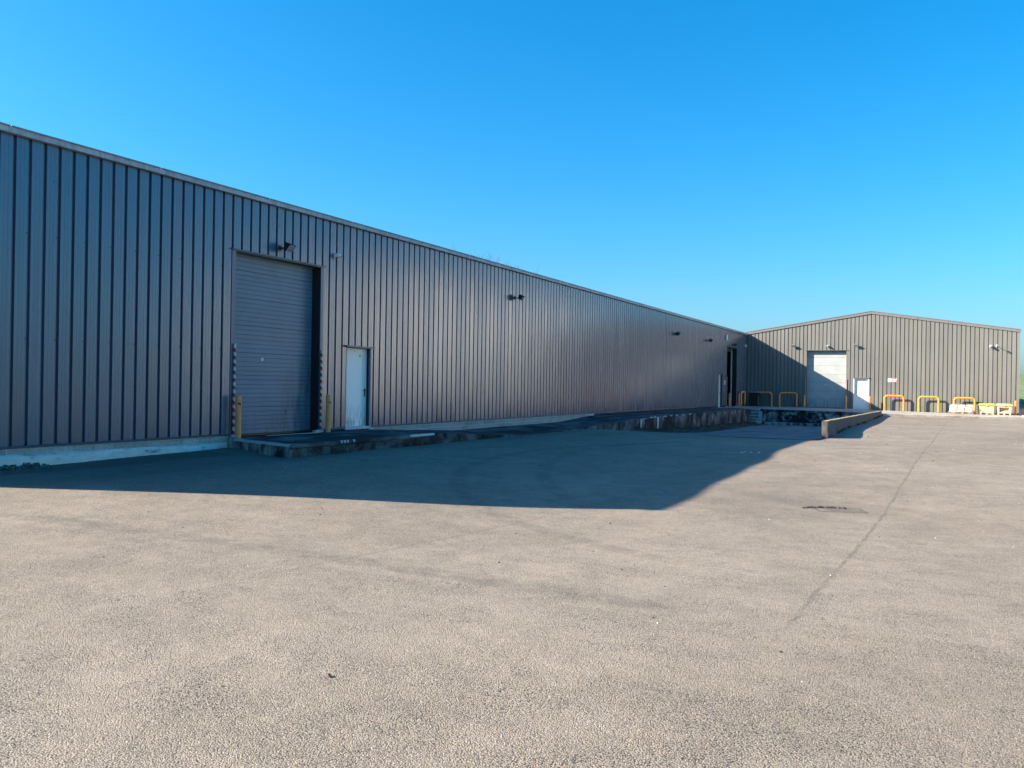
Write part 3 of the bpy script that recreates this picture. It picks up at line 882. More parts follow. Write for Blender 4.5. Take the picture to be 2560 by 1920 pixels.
for i, s in enumerate(dense):
    if s[1] > 10.3: break
    w = .028 + random.uniform(-.006, .006)
    cap.v += [dp((XF, s[1], s[3])), dp((XF + w, s[1], s[3] - .008)), dp((XF + w + .004, s[1], s[3] - .075)), dp((XF - .001, s[1], s[3] - .105))]
nc = len(cap.v) // 4
for i in range(nc - 1):
    for k in range(3): cap.f.append((i * 4 + k, i * 4 + k + 1, i * 4 + 5 + k, i * 4 + 4 + k))
cap.f += [(0, 1, 2, 3), tuple(nc * 4 - 4 + k for k in (3, 2, 1, 0))]
cap.build('slab_nosing', M['dock_top'], DP)
sf = MB()
sf.add([dp((0, 5.25, -.075)), dp((XF, 4.80, -.10)), dp((XF, 4.80, -.75)), dp((0, 5.25, -.75))], [(0, 1, 2, 3)])
sf.build('platform_side', M['dock_side'], DP)
def angle_strip(p, q, name='edge_strip'):
    p, q = Vector(p), Vector(q); d = (q - p).normalized(); nrm = Vector((d.y, -d.x, 0))
    m = MB(); w = .05 if name == 'edge_strip' else .022
    vs = []
    for e in (p, q): vs += [dp(e + nrm * .006 + Vector((0, 0, .006))), dp(e - nrm * w + Vector((0, 0, .006))), dp(e - nrm * w - Vector((0, 0, .01))), dp(e + nrm * .006 - Vector((0, 0, .05)))]
    m.add(vs, [(0, 1, 5, 4), (1, 2, 6, 5), (0, 4, 7, 3), (0, 3, 2, 1), (4, 5, 6, 7)])
    m.build(name, M['galv'], DP)
angle_strip((.25, 5.20, -.078), (XF, 4.80, -.10))
angle_strip((XF + .03, 9.2, -.094), (XF + .03, 10.33, -.096))
angle_strip((.13, 6.4, -.074), (.13, 8.2, -.074))
for ya, yb in ((6.44, 6.49), (6.54, 6.61), (6.66, 6.71), (6.88, 6.94)):
    angle_strip((XF + .03, ya, -.097), (XF + .03, yb, -.097), 'edge_fragment')
MB().box(*[v for v in (dp((.0, 0, 0))[0], dp((.13, 0, 0))[0])], dp((0, 8.12, 0))[1], dp((0, 8.36, 0))[1], dp((0, 0, -.085))[2], dp((0, 0, -.02))[2]).build('kerb_block', M['galv'], DP)

LD = empty('loading_dock', (5, 50, -.2), 'raised stained concrete loading dock wrapping round the inner corner of the two warehouses', 'loading dock')
def ld(p): return (p[0] - 5, p[1] - 50, p[2] + .2)
YF = 49.5
st2 = [(15.6, 15.6, -.295, -.375), (17.2, 17.2, -.292, -.37), (19.1, 19.1, -.288, -.345), (22.3, 22.3, -.295, -.285), (23.4, 23.4, -.29, -.26), (25.0, 25.0, -.2, -.212), (26.8, 26.8, -.108, -.135), (28.5, 28.5, -.105, -.125), (38, 38, -.112, -.132), (YF, YF, -.118, -.14)]
XD = lambda y: float(np.interp(y, [15.6, 22, 26, 30, 50], [2.24, 2.3, 2.42, 2.45, 2.45]))
t2 = MB(); f2 = MB()
dense2 = []
for s0, s1 in zip(st2, st2[1:]):
    nn = max(1, int((s1[1] - s0[1]) / .5))
    for i in range(nn): dense2.append(tuple(s0[q] + (s1[q] - s0[q]) * i / nn for q in range(4)))
dense2.append(st2[-1])
for yw, yf, zw, zf in dense2:
    for k in range(NX + 1):
        f = k / NX
        t2.v.append(ld((XD(yf) * f, yf, zw + (zf - zw) * f + random.uniform(-.006, .006) * (0 < k < NX))))
n = NX + 1
for j in range(len(dense2) - 1):
    for k in range(NX): t2.f.append((j * n + k, j * n + k + 1, (j + 1) * n + k + 1, (j + 1) * n + k))
t2.build('dock_top', M['dock_top'], LD, smooth=50)
for s0, s1 in zip(dense2, dense2[1:]):
    f2.quad(ld((XD(s0[1]), s0[1], s0[3])), ld((XD(s1[1]), s1[1], s1[3])), ld((XD(s1[1]), s1[1], -1.6)), ld((XD(s0[1]), s0[1], -1.6)))
f2.build('dock_face', M['dock_wall'], LD)
# whitewash runs and chipped pale edge on the dock face
for y0_, w, z0_, z1_ in ((29.0, .30, -.86, -.15),):
    m = MB(); prev = None; N = 9
    for i in range(N):
        f = i / (N - 1); zz = z1_ + (z0_ - z1_) * f
        ww = w * (.5 + .22 * abs(math.cos(f * 3.1)) + .04 * random.random()); c_ = y0_ + .03 * math.sin(f * 5)
        m.v += [ld((2.455, c_ - ww / 2, zz)), ld((2.455, c_ + ww / 2, zz))]
        if i: m.f.append((2 * i - 2, 2 * i - 1, 2 * i + 1, 2 * i))
    m.build('whitewash_run', M['stripe_w'], LD)
m = MB()
m.add([ld((2.452, 26.55, -.17)), ld((2.452, 27.7, -.155)), ld((2.452, 27.7, -.18)), ld((2.452, 26.9, -.21)), ld((2.452, 26.82, -.34)), ld((2.452, 26.74, -.55)), ld((2.452, 26.60, -.60)), ld((2.452, 26.55, -.4))], [(0, 1, 2, 3), (0, 3, 4, 7), (7, 4, 5, 6)])
m.add([ld((2.452, 27.02, -.23)), ld((2.452, 27.10, -.24)), ld((2.452, 27.08, -.40)), ld((2.452, 26.98, -.46))], [(0, 1, 2, 3)])
m.build('whitewash_run', M['stairs'], LD)
for y0_, L_ in ((27.9, .35), (28.45, .3), (29.9, .5), (30.9, .35), (33, .3), (34.2, .4), (31.9, .25)):
    MB().box(*[ld((2.40, 0, 0))[0], ld((2.458, 0, 0))[0]], ld((0, y0_, 0))[1], ld((0, y0_ + L_, 0))[1], ld((0, 0, -.165))[2], ld((0, 0, -.118 if False else -.124))[2]).build('pale_edge_patch', M['galv'], LD)
# the slab in front of the gable wall
def yfront(x): return YF if x <= 10.5 else YF + (x - 10.5) * .432
sl = MB(); xs_ = [2.45, 3.2, 4, 5, 6, 7, 8, 9, 9.5, 10.5, 11.2, 12, 13, 14, 15, 16, 17, 18, 18.45]
for x in xs_:
    for f in (0, .25, .5, .75, 1): sl.v.append(ld((x, yfront(x) + (YB + .1 - yfront(x)) * f, slab_z(x))))
for i in range(len(xs_) - 1):
    for k in range(4): sl.f.append((i * 5 + k, (i + 1) * 5 + k, (i + 1) * 5 + k + 1, i * 5 + k + 1))
sl.v += [ld((0, YF, -.118)), ld((0, YB + .1, -.118))]; nv = len(sl.v)
sl.f.append((nv - 2, 0, 4, nv - 1))
setp(sl.build('slab', M['slab_top'], LD), None)
ed = MB()
for x0, x1_ in zip(xs_, xs_[1:]):
    y0_, y1_ = yfront(x0), yfront(x1_)
    if x1_ <= 10.5:
        ed.add([ld((x0, y0_ + .02, slab_z(x0) - .003)), ld((x1_, y1_ + .02, slab_z(x1_) - .003)), ld((x1_, y1_ - .035, slab_z(x1_) - .003)), ld((x0, y0_ - .035, slab_z(x0) - .003)),
                ld((x0, y0_ - .035, slab_z(x0) - .16)), ld((x1_, y1_ - .035, slab_z(x1_) - .16)), ld((x0, y0_ + .02, slab_z(x0) - .16)), ld((x1_, y1_ + .02, slab_z(x1_) - .16))],
               [(0, 1, 2, 3), (3, 2, 5, 4), (4, 5, 7, 6)])
ed.build('slab_edge', M['dock_wall'], LD)
# kerb stones along the apron, one by one
kx = 10.56
while kx < 18.3:
    L_ = .99; x0, x1_ = kx, min(kx + L_ - .012, 18.45)
    y0_, y1_ = yfront(x0), yfront(x1_)
    z0_, z1_ = slab_z(x0) + .012, slab_z(x1_) + .012
    m = MB().add([ld((x0, y0_ - .09, -.75)), ld((x1_, y1_ - .09, -.75)), ld((x1_, y1_ + .06, -.75)), ld((x0, y0_ + .06, -.75)), ld((x0, y0_ - .075, z0_)), ld((x1_, y1_ - .075, z1_)), ld((x1_, y1_ + .06, z1_)), ld((x0, y0_ + .06, z0_))],
                 [(0, 1, 5, 4), (1, 2, 6, 5), (2, 3, 7, 6), (3, 0, 4, 7), (4, 5, 6, 7)])
    bevel(m.build('kerb_stone', M['kerb'], LD), .018, 2)
    kx += L_
m = MB(); m.tube([ld((18.45, yfront(18.45) - .02, -.40)), ld((18.62, 53.4, -.40)), ld((18.66, 54.2, -.40)), ld((18.66, 59, -.40))], .12, 8)
m.build('kerb_return', M['kerb'], LD)
# block wall under the slab edge
MB().box(*[ld((2.46, 0, 0))[0], ld((10.34, 0, 0))[0]], ld((0, YF + .008, 0))[1], ld((0, YF + .3, 0))[1], ld((0, 0, -1.5))[2], ld((0, 0, -.3))[2]).build('dock_end_wall', M['core'], LD)
bmf = [bpy.data.meshes.new('x') for _ in range(0)]
bw, bh2 = .44, .2
bme = MB().box(0, bw - .02, -.0, .1, 0, bh2 - .018).mesh('concrete_block', M['block_far'])
for row in range(4):
    x = 2.5 - (.22 if row % 2 else 0)
    while x < 10.3:
        if x >= 2.45 and x + bw < 10.36:
            inst('concrete_block', bme, LD, ld((x, YF + random.uniform(-.012, .004), -.295 - (row + 1) * bh2)))
        x += bw
stp = MB().box(*[ld((3.32, 0, 0))[0], ld((10.33, 0, 0))[0]], ld((0, 48.95, 0))[1], ld((0, YF + .05, 0))[1], ld((0, 0, -1.4))[2], ld((0, 0, -.965))[2]).build('dock_kerb', M['dock_side'], LD)
bevel(stp, .02)

# stairs in the inner corner
ST = empty('concrete_stairs', (2.82, 48.8, -1.1), 'short flight of pale concrete steps in the inner corner of the loading dock', 'stairs')
for k in range(5):
    z1_ = -.14 - k * .19 - .005
    y1_ = YF - .03 - k * .26
    m = MB().box(2.46 - 2.82, 3.02 - 2.82, y1_ - .26 - 48.8, (y1_ if k else YF - .005) - 48.8, -1.3 + 1.1, z1_ - .041 + 1.1)
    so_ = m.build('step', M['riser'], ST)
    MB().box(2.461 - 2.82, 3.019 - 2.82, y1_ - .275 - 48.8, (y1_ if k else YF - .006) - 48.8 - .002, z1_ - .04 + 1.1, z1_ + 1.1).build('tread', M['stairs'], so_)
m = MB()
for k in range(5):
    z1_ = -.14 - k * .19 + .02; y1_ = YF - .03 - k * .26
    m.box(3.02 - 2.82, 3.16 - 2.82, y1_ - .26 - 48.8 + .001 * k, y1_ - 48.8, -.25, z1_ - .15 + 1.1)
m.build('cheek_wall', M['stairs'], ST)

# leaf litter drifted along the dock foot
lt = MB()
for i, y in enumerate(np.arange(25.2, 48.3, .3)):
    w = .35 + .75 * min(1, (y - 25) / 6) + random.uniform(-.15, .15)
    zb_ = pit_z(y)
    for dx, dz in ((0, .16), (w * .3, .10), (w * .65, .045), (w, .003)):
        lt.v.append((2.44 + dx, y, zb_ + .006 + dz * (1 + random.uniform(-.3, .3)) * min(1, .3 + (y - 25) / 8)))
n = 4; cnt = len(lt.v) // n
for j in range(cnt - 1):
    for k in range(n - 1): lt.f.append((j * n + k, j * n + k + 1, (j + 1) * n + k + 1, (j + 1) * n + k))
for _ in range(1500):
    y = random.uniform(25.5, 48.4); w = .5 + .8 * min(1, (y - 25) / 6); x = 2.46 + w * random.random() ** 1.4
    z = pit_z(y) + .03 + .14 * max(0, 1 - (x - 2.45) / w); s = random.uniform(.03, .07); a_ = random.random() * 6.3
    dx, dy = math.cos(a_) * s, math.sin(a_) * s
    lt.add([(x - dx, y - dy, z), (x + dy * .5, y - dx * .5, z + s * .5), (x + dx, y + dy, z + s * .15), (x - dy * .5, y + dx * .5, z + .004)], [(0, 1, 2, 3)])
setp(lt.build('leaf_litter', M['litter']), 'brown leaf litter drifted along the foot of the loading dock wall', 'leaf litter', None, 'stuff')

# low guard wall on the right of the loading bay
LW = empty('low_wall', (10.42, 36, -.45), 'low lichen-topped concrete guard wall along the right of the sunken loading bay', 'wall')
m = MB(); ysl = np.linspace(23.6, YF - .04, 60)
for y in ysl:
    f = (y - 23.6) / (YF - 23.6)
    zt = .105 - .16 * f; j = lambda: random.uniform(-.008, .008)
    xl, xr_ = 10.29, 10.50
    for x, z in ((xl, -1.7), (xl + .0, zt - .03 + j()), (xl + .025, zt + j()), (xr_ - .025, zt + j()), (xr_, zt - .03 + j()), (xr_, -1.7)):
        m.v.append((x - 10.42, y - 36, z + .45))
n = 6
for j_ in range(len(ysl) - 1):
    for k in range(n - 1): m.f.append((j_ * n + k, j_ * n + k + 1, (j_ + 1) * n + k + 1, (j_ + 1) * n + k))
m.f.append(tuple(range(n))); m.f.append(tuple((len(ysl) - 1) * n + k for k in range(n))[::-1])
m.build('wall_body', M['lowwall'], LW, smooth=35)
ms = MB()
for _ in range(1700):
    y = 24 + 24 * random.random(); x = 10.505 + abs(random.gauss(0, .05)); z = gz(10.6, y) + random.random() * .10 * math.exp(-(x - 10.5) / .06)
    if math.sin(y * 1.9) + math.sin(y * .7 + 1) < -.2 + random.random() * .7: continue
    s = random.uniform(.015, .045); a_ = random.random() * 6.3
    ms.add([(x, y, z), (x + s * math.cos(a_), y + s * math.sin(a_), z + s * .9), (x - s * math.sin(a_) * .5, y + s * math.cos(a_) * .5, z + s * .5)], [(0, 1, 2)])
setp(ms.build('moss', M['moss']), 'dark moss and weeds along the foot of the low guard wall', 'moss', None, 'stuff')
# rubble and moss patch at the near left
rb = MB()
for _ in range(420):
    y = random.uniform(-2.5, .75); x = .10 + abs(random.gauss(.16, .12)); s = random.uniform(.012, .035)
    z = gz(x, y) + max(0, .07 - (x - .1) * .2) * random.random()
    q = Matrix.Rotation(random.random() * 3, 4, 'Z') @ Matrix.Rotation(random.random() * 3, 4, 'X')
    rb.box(-s, s, -s * .8, s * .8, -s * .6, s * .6, Matrix.Translation((x, y, z)) @ q)
setp(rb.build('rubble', M['rubble']), 'dark mossy rubble against the near end of the warehouse footing', 'rubble', None, 'stuff')

# ------------------------------------------------------------------ bollards and hoops
def make_bollard(mat, marks):
    root = empty('bollard', (0, 0, 0), '', 'bollard', 'yellow steel bollards guarding the doors')
    r = .064
    MB().lathe([(r, -.05), (r, .80)], n=24).build('post', mat, root, smooth=40)
    MB().lathe([(r + .003, .802), (r + .003, .945), (r - .006, .962), (.02, .968)], n=24).build('cap', mat, root, smooth=40)
    if marks:
        for a0 in (math.radians(-75), math.radians(100)):
            m = MB(); R = r + .0045
            n = 6
            for i in range(n + 1):
                a_ = a0 + i * math.radians(75) / n
                m.v += [(R * math.cos(a_), R * math.sin(a_), .80), (R * math.cos(a_), R * math.sin(a_), .80 - .07 * (i / n))]
                if i: m.f.append((2 * i - 2, 2 * i - 1, 2 * i + 1, 2 * i))
            m.build('black_mark', M['black'], root)
    for k in range(4):
        an = math.pi / 4 + k * math.pi / 2
        MB().box(-.012, .012, -.012, .012, 0, .02).build('bolt', M['darkgrey'], root, (.085 * math.cos(an), .085 * math.sin(an), 0))
    return root
b0 = make_bollard(M['yellow'], True)
spots = [(.20, 5.38, -.082, 0, 'faded yellow bollard left of the near roller door, nearest the camera'),
         (.21, 8.47, -.086, 20, 'faded yellow bollard between the near roller door and the white door with the grimy foot'),
         (.32, 52.19, -.118, 0, 'yellow bollard standing before the dark open doorway, on its near side'),
         (.32, 55.22, -.118, 30, 'yellow bollard beside the small hoop past the dark open doorway'),
         (4.50, 58.45, -.14, 90, 'yellow bollard in shade at the left jamb of the roller door in the gable wall'),
         (7.44, 58.45, -.16, 60, 'yellow bollard in shade at the right jamb of the roller door in the gable wall'),
         (9.07, 58.45, -.185, 45, 'yellow bollard at the right side of the white door in the gable wall'),
         (18.26, 58.45, -.285, 10, 'bright yellow bollard at the far right corner of the gable wall, past the two bins')]
for i, (x, y, z, rz, lab) in enumerate(spots):
    o = b0 if i == 0 else copy_tree(b0)
    o.location = (x, y, z); o.rotation_euler = (0, 0, math.radians(rz)); o['label'] = lab
    if i >= 6:
        for ch in o.children:
            if ch.name.startswith(('post', 'cap')):
                ch.data = ch.data.copy(); ch.data.materials[0] = M['yellow_sunlit']

def make_hoop(w, h, mat, rz=0):
    root = empty('hoop_barrier', (0, 0, 0), '', 'barrier', 'yellow tubular hoop barriers along the walls')
    r = .062; c = .2; hw = w / 2 - r
    pts = [(-hw, 0, -.05), (-hw, 0, .3), (-hw, 0, .7), (-hw, 0, h - r - c)]
    for i in range(1, 8):
        a_ = i * math.pi / 16; pts.append((-hw + c - c * math.cos(a_), 0, h - r - c + c * math.sin(a_)))
    pts += [(-hw + c, 0, h - r), (hw - c, 0, h - r)]
    for i in range(1, 8):
        a_ = i * math.pi / 16; pts.append((hw - c + c * math.sin(a_), 0, h - r - c + c * math.cos(a_)))
    pts += [(hw, 0, h - r - c), (hw, 0, .7), (hw, 0, .3), (hw, 0, -.05)]
    MB().tube(pts, r, 16).build('tube', mat, root, smooth=60)
    for x in (-hw, hw): MB().box(x - .10, x + .10, -.085, .085, -.02, .012).build('base_plate', M['darkgrey'], root)
    for x in (-hw + c + .03, hw - c - .03):
        MB().tube([(x - .012, 0, h - r), (x + .012, 0, h - r)], r + .004, 16).build('weld_collar', mat, root)
    return root
h0 = make_hoop(1.39, 1.15, M['yellow'])
hs_ = [(1.43, 58.62, -.14, 0, 'yellow hoop barrier in the shade with its left leg behind the dark lidded container'),
       (3.28, 58.62, -.14, 0, 'yellow hoop barrier in the shade between the dark lidded container and the gable roller door'),
       (10.68, 58.62, -.22, 0, 'sunlit yellow hoop barrier under the no-entry sign'),
       (12.93, 58.62, -.245, 0, 'sunlit yellow hoop barrier in the middle of the gable wall, between two other hoops'),
       (15.18, 58.62, -.28, 0, 'sunlit yellow hoop barrier behind the wrapped pallet of white sacks'),
       (.32, 56.57, -.125, 90, 'yellow hoop barrier seen end-on against the long warehouse wall near the inner corner')]
for i, (x, y, z, rz, lab) in enumerate(hs_):
    o = h0 if i == 0 else copy_tree(h0)
    o.location = (x, y, z); o.rotation_euler = (0, 0, math.radians(rz)); o['label'] = lab
    if i in (2, 3, 4):
        for ch in o.children:
            if ch.name.startswith(('tube', 'weld')):
                ch.data = ch.data.copy(); ch.data.materials[0] = M['yellow_sunlit']

# ------------------------------------------------------------------ floodlights (built facing +x at the wall, then copied and turned)
def make_flood():
    root = empty('floodlight', (0, 0, 0), '', 'floodlight', 'floodlights bracketed to the warehouse walls')
    MB().box(0, .03, -.05, .05, -.06, .06).build('wall_plate', M['black'], root)
    MB().tube([(.02, 0, 0), (.14, 0, -.01), (.21, 0, -.0)], .022, 10).build('arm', M['black'], root, smooth=60)
    T = Matrix.Translation((.27, 0, .03)) @ Matrix.Rotation(math.radians(38), 4, 'Y')
    m = MB()
    w0, w1, h0_, h1 = .085, .135, .06, .095
    vs = []
    for x, w, hh in ((-.10, w0, h0_), (.045, w1, h1), (.075, w1 + .012, h1 + .012)):
        vs += [T @ Vector((x, -w, -hh)), T @ Vector((x, w, -hh)), T @ Vector((x, w, hh)), T @ Vector((x, -w, hh))]
    fs = [(0, 3, 2, 1)] + [(4 * i + k, 4 * i + (k + 1) % 4, 4 * i + 4 + (k + 1) % 4, 4 * i + 4 + k) for i in range(2) for k in range(4)]
    m.add(vs, fs)
    m.build('housing', M['black'], root)
    fin = MB()
    for k in range(-2, 3): fin.box(-.125, -.06, k * .03 - .004, k * .03 + .004, -.052, .052, T)
    fin.build('cooling_fins', M['black'], root)
    MB().add([T @ Vector((.0745, -w1, -h1)), T @ Vector((.0745, w1, -h1)), T @ Vector((.0745, w1, h1)), T @ Vector((.0745, -w1, h1))], [(0, 1, 2, 3)]).build('front_glass', M['glass'], root)
    MB().box(-.02, .02, -.15, -.142, -.03, .03, T).box(-.02, .02, .142, .15, -.03, .03, T).box(-.06, -.02, -.15, .15, -.12, -.108, T).build('yoke', M['black'], root)
    return root
f0 = make_flood()
fl = [(0.0, 6.86, 4.44, 8, 1.0, 'black floodlight above the near roller door'),
      (0.0, 19.25, 4.45, 12, 1.0, 'black floodlight alone on the long wall between its two ends, right of the white door'),
      (0.0, 39.5, 4.34, 50, 1.05, 'black floodlight with a bright lens, first right of the seam in the long wall'),
      (0.0, 47.0, 4.35, 35, 1.05, 'black floodlight on the long wall left of the white alarm box'),
      (0.0, 54.2, 4.42, 30, .95, 'black floodlight over the dark open doorway'),
      (3.56, YB, 4.53, -90, .95, 'black floodlight on the gable wall left of its roller door'),
      (8.02, YB, 4.54, -90, .95, 'black floodlight on the gable wall above the white door')]
for i, (x, y, z, rz, s, lab) in enumerate(fl):
    o = f0 if i == 0 else copy_tree(f0)
    o.location = (x, y, z); o.rotation_euler = (0, 0, math.radians(rz)); s *= .9; o.scale = (s, s, s); o['label'] = lab
    if i >= 5:
        for ch in o.children:
            if ch.name.startswith('housing'): ch.data = ch.data.copy(); ch.data.materials[0] = M['silver']

# cameras and boxes on the walls
def make_cam(arm, r=.055):
    root = empty('security_camera', (0, 0, 0), '', 'camera', 'white security cameras on the warehouse walls')
    MB().box(0, .02, -.04, .04, -.04, .04).build('wall_plate', M['white2'], root)
    MB().tube([(.01, 0, 0), (arm, 0, 0)], .018, 10).build('arm', M['white2'], root, smooth=60)
    MB().tube([(arm - .02, 0, .02), (arm + .02, 0, .025), (arm + .10, 0, .01), (arm + .14, 0, .0)], [r * .6, r, r, r * .75], 14).build('camera_body', M['white2'], root, smooth=50)
    MB().tube([(arm + .138, 0, 0), (arm + .146, 0, -.002)], r * .6, 12).build('lens', M['lens'], root)
    MB().tube([(arm, 0, -.03), (arm - .01, 0, -.10)], .012, 8).build('cable', M['darkgrey'], root)
    return root
c0 = make_cam(.05)
cl = [(0.005, 8.86, 4.53, 25, 1.0, 'white security camera on the long wall above and left of the white door'),
      (6.06, YB, 4.49, -90, 1.25, 'white security camera above the roller door in the gable wall'),
      (16.76, YB, 4.40, -95, 1.5, 'white security camera high on the right of the gable wall, left of its pair')]
for i, (x, y, z, rz, s, lab) in enumerate(cl):
    o = c0 if i == 0 else copy_tree(c0)
    o.location = (x, y, z); o.rotation_euler = (0, 0, math.radians(rz)); o.scale = (s,) * 3; o['label'] = lab
c1 = make_cam(.42, .06)
c1.location = (17.10, YB, 4.44); c1.rotation_euler = (0, 0, math.radians(-90)); c1['label'] = 'white security camera on a long arm high on the right of the gable wall'
AB = empty('alarm_box', (0, 52.2, 4.84), 'white alarm box high on the long wall above the dark open doorway', 'alarm box')
bevel(MB().box(0, .11, -.14, .14, -.19, .19, None, (.8, .9)).build('casing', M['white2'], AB), .02)
MB().box(.02, .08, -.08, .08, -.21, -.19).build('strobe', M['tagpale'], AB)
SB = empty('junction_box', (0, 58.55, 4.55), 'small white box on the long wall close to the inner corner', 'junction box')
bevel(MB().box(0, .08, -.10, .10, -.10, .10).build('casing', M['white2'], SB), .01)
MB().box(.08, .086, -.07, .07, -.07, .07).build('cover', M['white2'], SB)

# ------------------------------------------------------------------ bins, sacks, container by the gable wall
def grit_bin(lab, loc, lidmat, hopper):
    root = empty('grit_bin', loc, lab, 'bin', 'beige grit bins with orange lids')
    w0, w1, d, h = .40, .44, .34, .62
    m = MB()
    def fr(x0, x1, z0, z1, y): 
        k = lambda z: w0 + (w1 - w0) * z / h
        m.add([(x0 * k(z0), y, z0), (x1 * k(z0), y, z0), (x1 * k(z1), y, z1), (x0 * k(z1), y, z1)], [(0, 1, 2, 3)])
    if hopper:
        fr(-1, 1, .50, h, -d); fr(-1, -.68, .16, .50, -d); fr(.68, 1, .16, .50, -d); fr(-1, 1, .10, .16, -d)
        # recessed mouth with sloping chute
        m.add([(-.29, -d, .50), (.29, -d, .50), (.25, -d + .22, .44), (-.25, -d + .22, .44), (-.29, -d, .16), (.29, -d, .16), (.25, -d + .22, .30), (-.25, -d + .22, .30)],
              [(0, 3, 2, 1), (4, 5, 6, 7), (0, 4, 7, 3), (1, 2, 6, 5), (3, 7, 6, 2)])
    else: fr(-1, 1, .10, h, -d)
    m.add([(-w0, -d, .1), (-w1, -d, h), (-w1, d, h), (-w0, d, .1)], [(0, 1, 2, 3)])
    m.add([(w0, -d, .1), (w0, d, .1), (w1, d, h), (w1, -d, h)], [(0, 1, 2, 3)])
    m.add([(-w0, d, .1), (-w1, d, h), (w1, d, h), (w0, d, .1)], [(0, 1, 2, 3)])
    m.add([(-w0, -d, .1), (w0, -d, .1), (w0, d, .1), (-w0, d, .1)], [(3, 2, 1, 0)])
    body = m.build('body', M['binbody'], root)
    for x in (-.345, 0, .345): MB().box(x - .055, x + .055, -d, d, 0, .1).build('foot', M['binbody'], root)
    l = MB(); a_, b_ = .50, .42
    z0 = h + .002
    vs = [(-a_, -d - .05, z0), (a_, -d - .05, z0), (a_, d + .04, z0), (-a_, d + .04, z0), (-a_, -d - .05, z0 + .045), (a_, -d - .05, z0 + .045), (a_, d + .04, z0 + .045), (-a_, d + .04, z0 + .045), (-b_, -d + .06, z0 + .12), (b_, -d + .06, z0 + .12), (b_, d - .02, z0 + .14), (-b_, d - .02, z0 + .14)]
    l.add(vs, [(3, 2, 1, 0), (0, 1, 5, 4), (1, 2, 6, 5), (2, 3, 7, 6), (3, 0, 4, 7), (4, 5, 9, 8), (5, 6, 10, 9), (6, 7, 11, 10), (7, 4, 8, 11), (8, 9, 10, 11)])
    lid = l.build('lid', lidmat, root)
    MB().box(-.06, .06, -d - .062, -d - .05, z0 - .03, z0 + .03).build('catch', M['binbody'], lid)
    return root
grit_bin('beige grit bin with a bright orange lid, beside the pallet of white sacks', (16.52, 57.95, slab_z(16.5) + .002), M['binlid'], False)
grit_bin('beige grit bin with a faded orange lid and an open hopper mouth in front', (17.55, 57.95, slab_z(17.5) + .002), M['binlid2'], True)

PL = empty('pallet', (14.95, 57.75, slab_z(14.95) + .002), 'low wooden pallet under the wrapped white sacks', 'pallet')
for k in range(5): MB().box(-.70, .70, -.48 + k * .215, -.48 + k * .215 + .1, .09, .112).build('deck_board', M['wood'], PL)
for y in (-.46, 0, .42):
    for x in (-.63, 0, .55): MB().box(x, x + .1, y, y + .09, .022, .09).build('bearer_block', M['wood'], PL)
for y in (-.46, 0, .42): MB().box(-.70, .70, y, y + .09, 0, .022).build('bottom_board', M['wood'], PL)
SK = empty('sack_stack', (14.95, 57.75, slab_z(14.95) + .115), 'stack of white sacks in torn clear film on the pallet', 'sacks')
def sack_mesh(L, W, H):
    m = MB(); nx, ny = 8, 6
    def P_(i, j, s):
        u = i / nx * 2 - 1; v = j / ny * 2 - 1
        t_ = (max(0, 1 - abs(u) ** 5) * max(0, 1 - abs(v) ** 5)) ** .5
        return (u * L / 2 * (1 - .04 * v * v), v * W / 2 * (1 - .05 * u * u), H / 2 + s * H / 2 * t_ + random.uniform(-.004, .004))
    for s in (1, -1):
        b_ = len(m.v)
        for j in range(ny + 1):
            for i in range(nx + 1): m.v.append(P_(i, j, s))
        for j in range(ny):
            for i in range(nx):
                q = (b_ + j * (nx + 1) + i, b_ + j * (nx + 1) + i + 1, b_ + (j + 1) * (nx + 1) + i + 1, b_ + (j + 1) * (nx + 1) + i)
                m.f.append(q if s > 0 else q[::-1])
    return m.mesh('sack', M['sack'], 60)
sms = [sack_mesh(.49, .47, .105) for _ in range(3)]
for lay in range(5):
    for ix in range(3):
        for iy in range(2):
            inst('sack', sms[(lay + ix + iy) % 3], SK, (-.46 + ix * .465 + random.uniform(-.012, .012) + (.05 if lay == 4 else 0), -.23 + iy * .46 + random.uniform(-.02, .02), lay * .098 + random.uniform(-.004, .004)), (random.uniform(-.03, .03), random.uniform(-.03, .03), random.uniform(-.06, .06)))
fm_ = MB(); nx, nz = 26, 9
for j in range(nz + 1):
    for i in range(nx + 1):
        u = i / nx; w = j / nz
        x = -.72 + 1.46 * u; z = .56 * (1 - w) - .09 * w
        if u < .14: z = min(z, .40 * (u / .14) + (.05 - .13 * w)); x -= .15 * w * (1 - u / .14) + .04 * (1 - u / .14)
        if u > .9: x += .1 * (u - .9) / .1 * math.sin(w * 2.6)
        y = -.49 - .03 * math.sin(u * 19 + j) * w - .02 * random.random()
        fm_.v.append((x, y, z))
for j in range(nz):
    for i in range(nx):
        q = j * (nx + 1) + i; fm_.f.append((q, q + 1, q + nx + 2, q + nx + 1))
b_ = len(fm_.v)
for j in range(4):
    for i in range(nx + 1):
        u = i / nx; fm_.v.append((-.72 + 1.46 * u, -.49 + j * .33, .565 + .02 * math.sin(u * 11 + j * 2) + .012 * random.random() - (.16 * (1 - u / .14) if u < .14 else 0)))
for j in range(3):
    for i in range(nx):
        q = b_ + j * (nx + 1) + i; fm_.f.append((q, q + 1, q + nx + 2, q + nx + 1))
fm_.build('plastic_film', M['film'], SK, smooth=80)

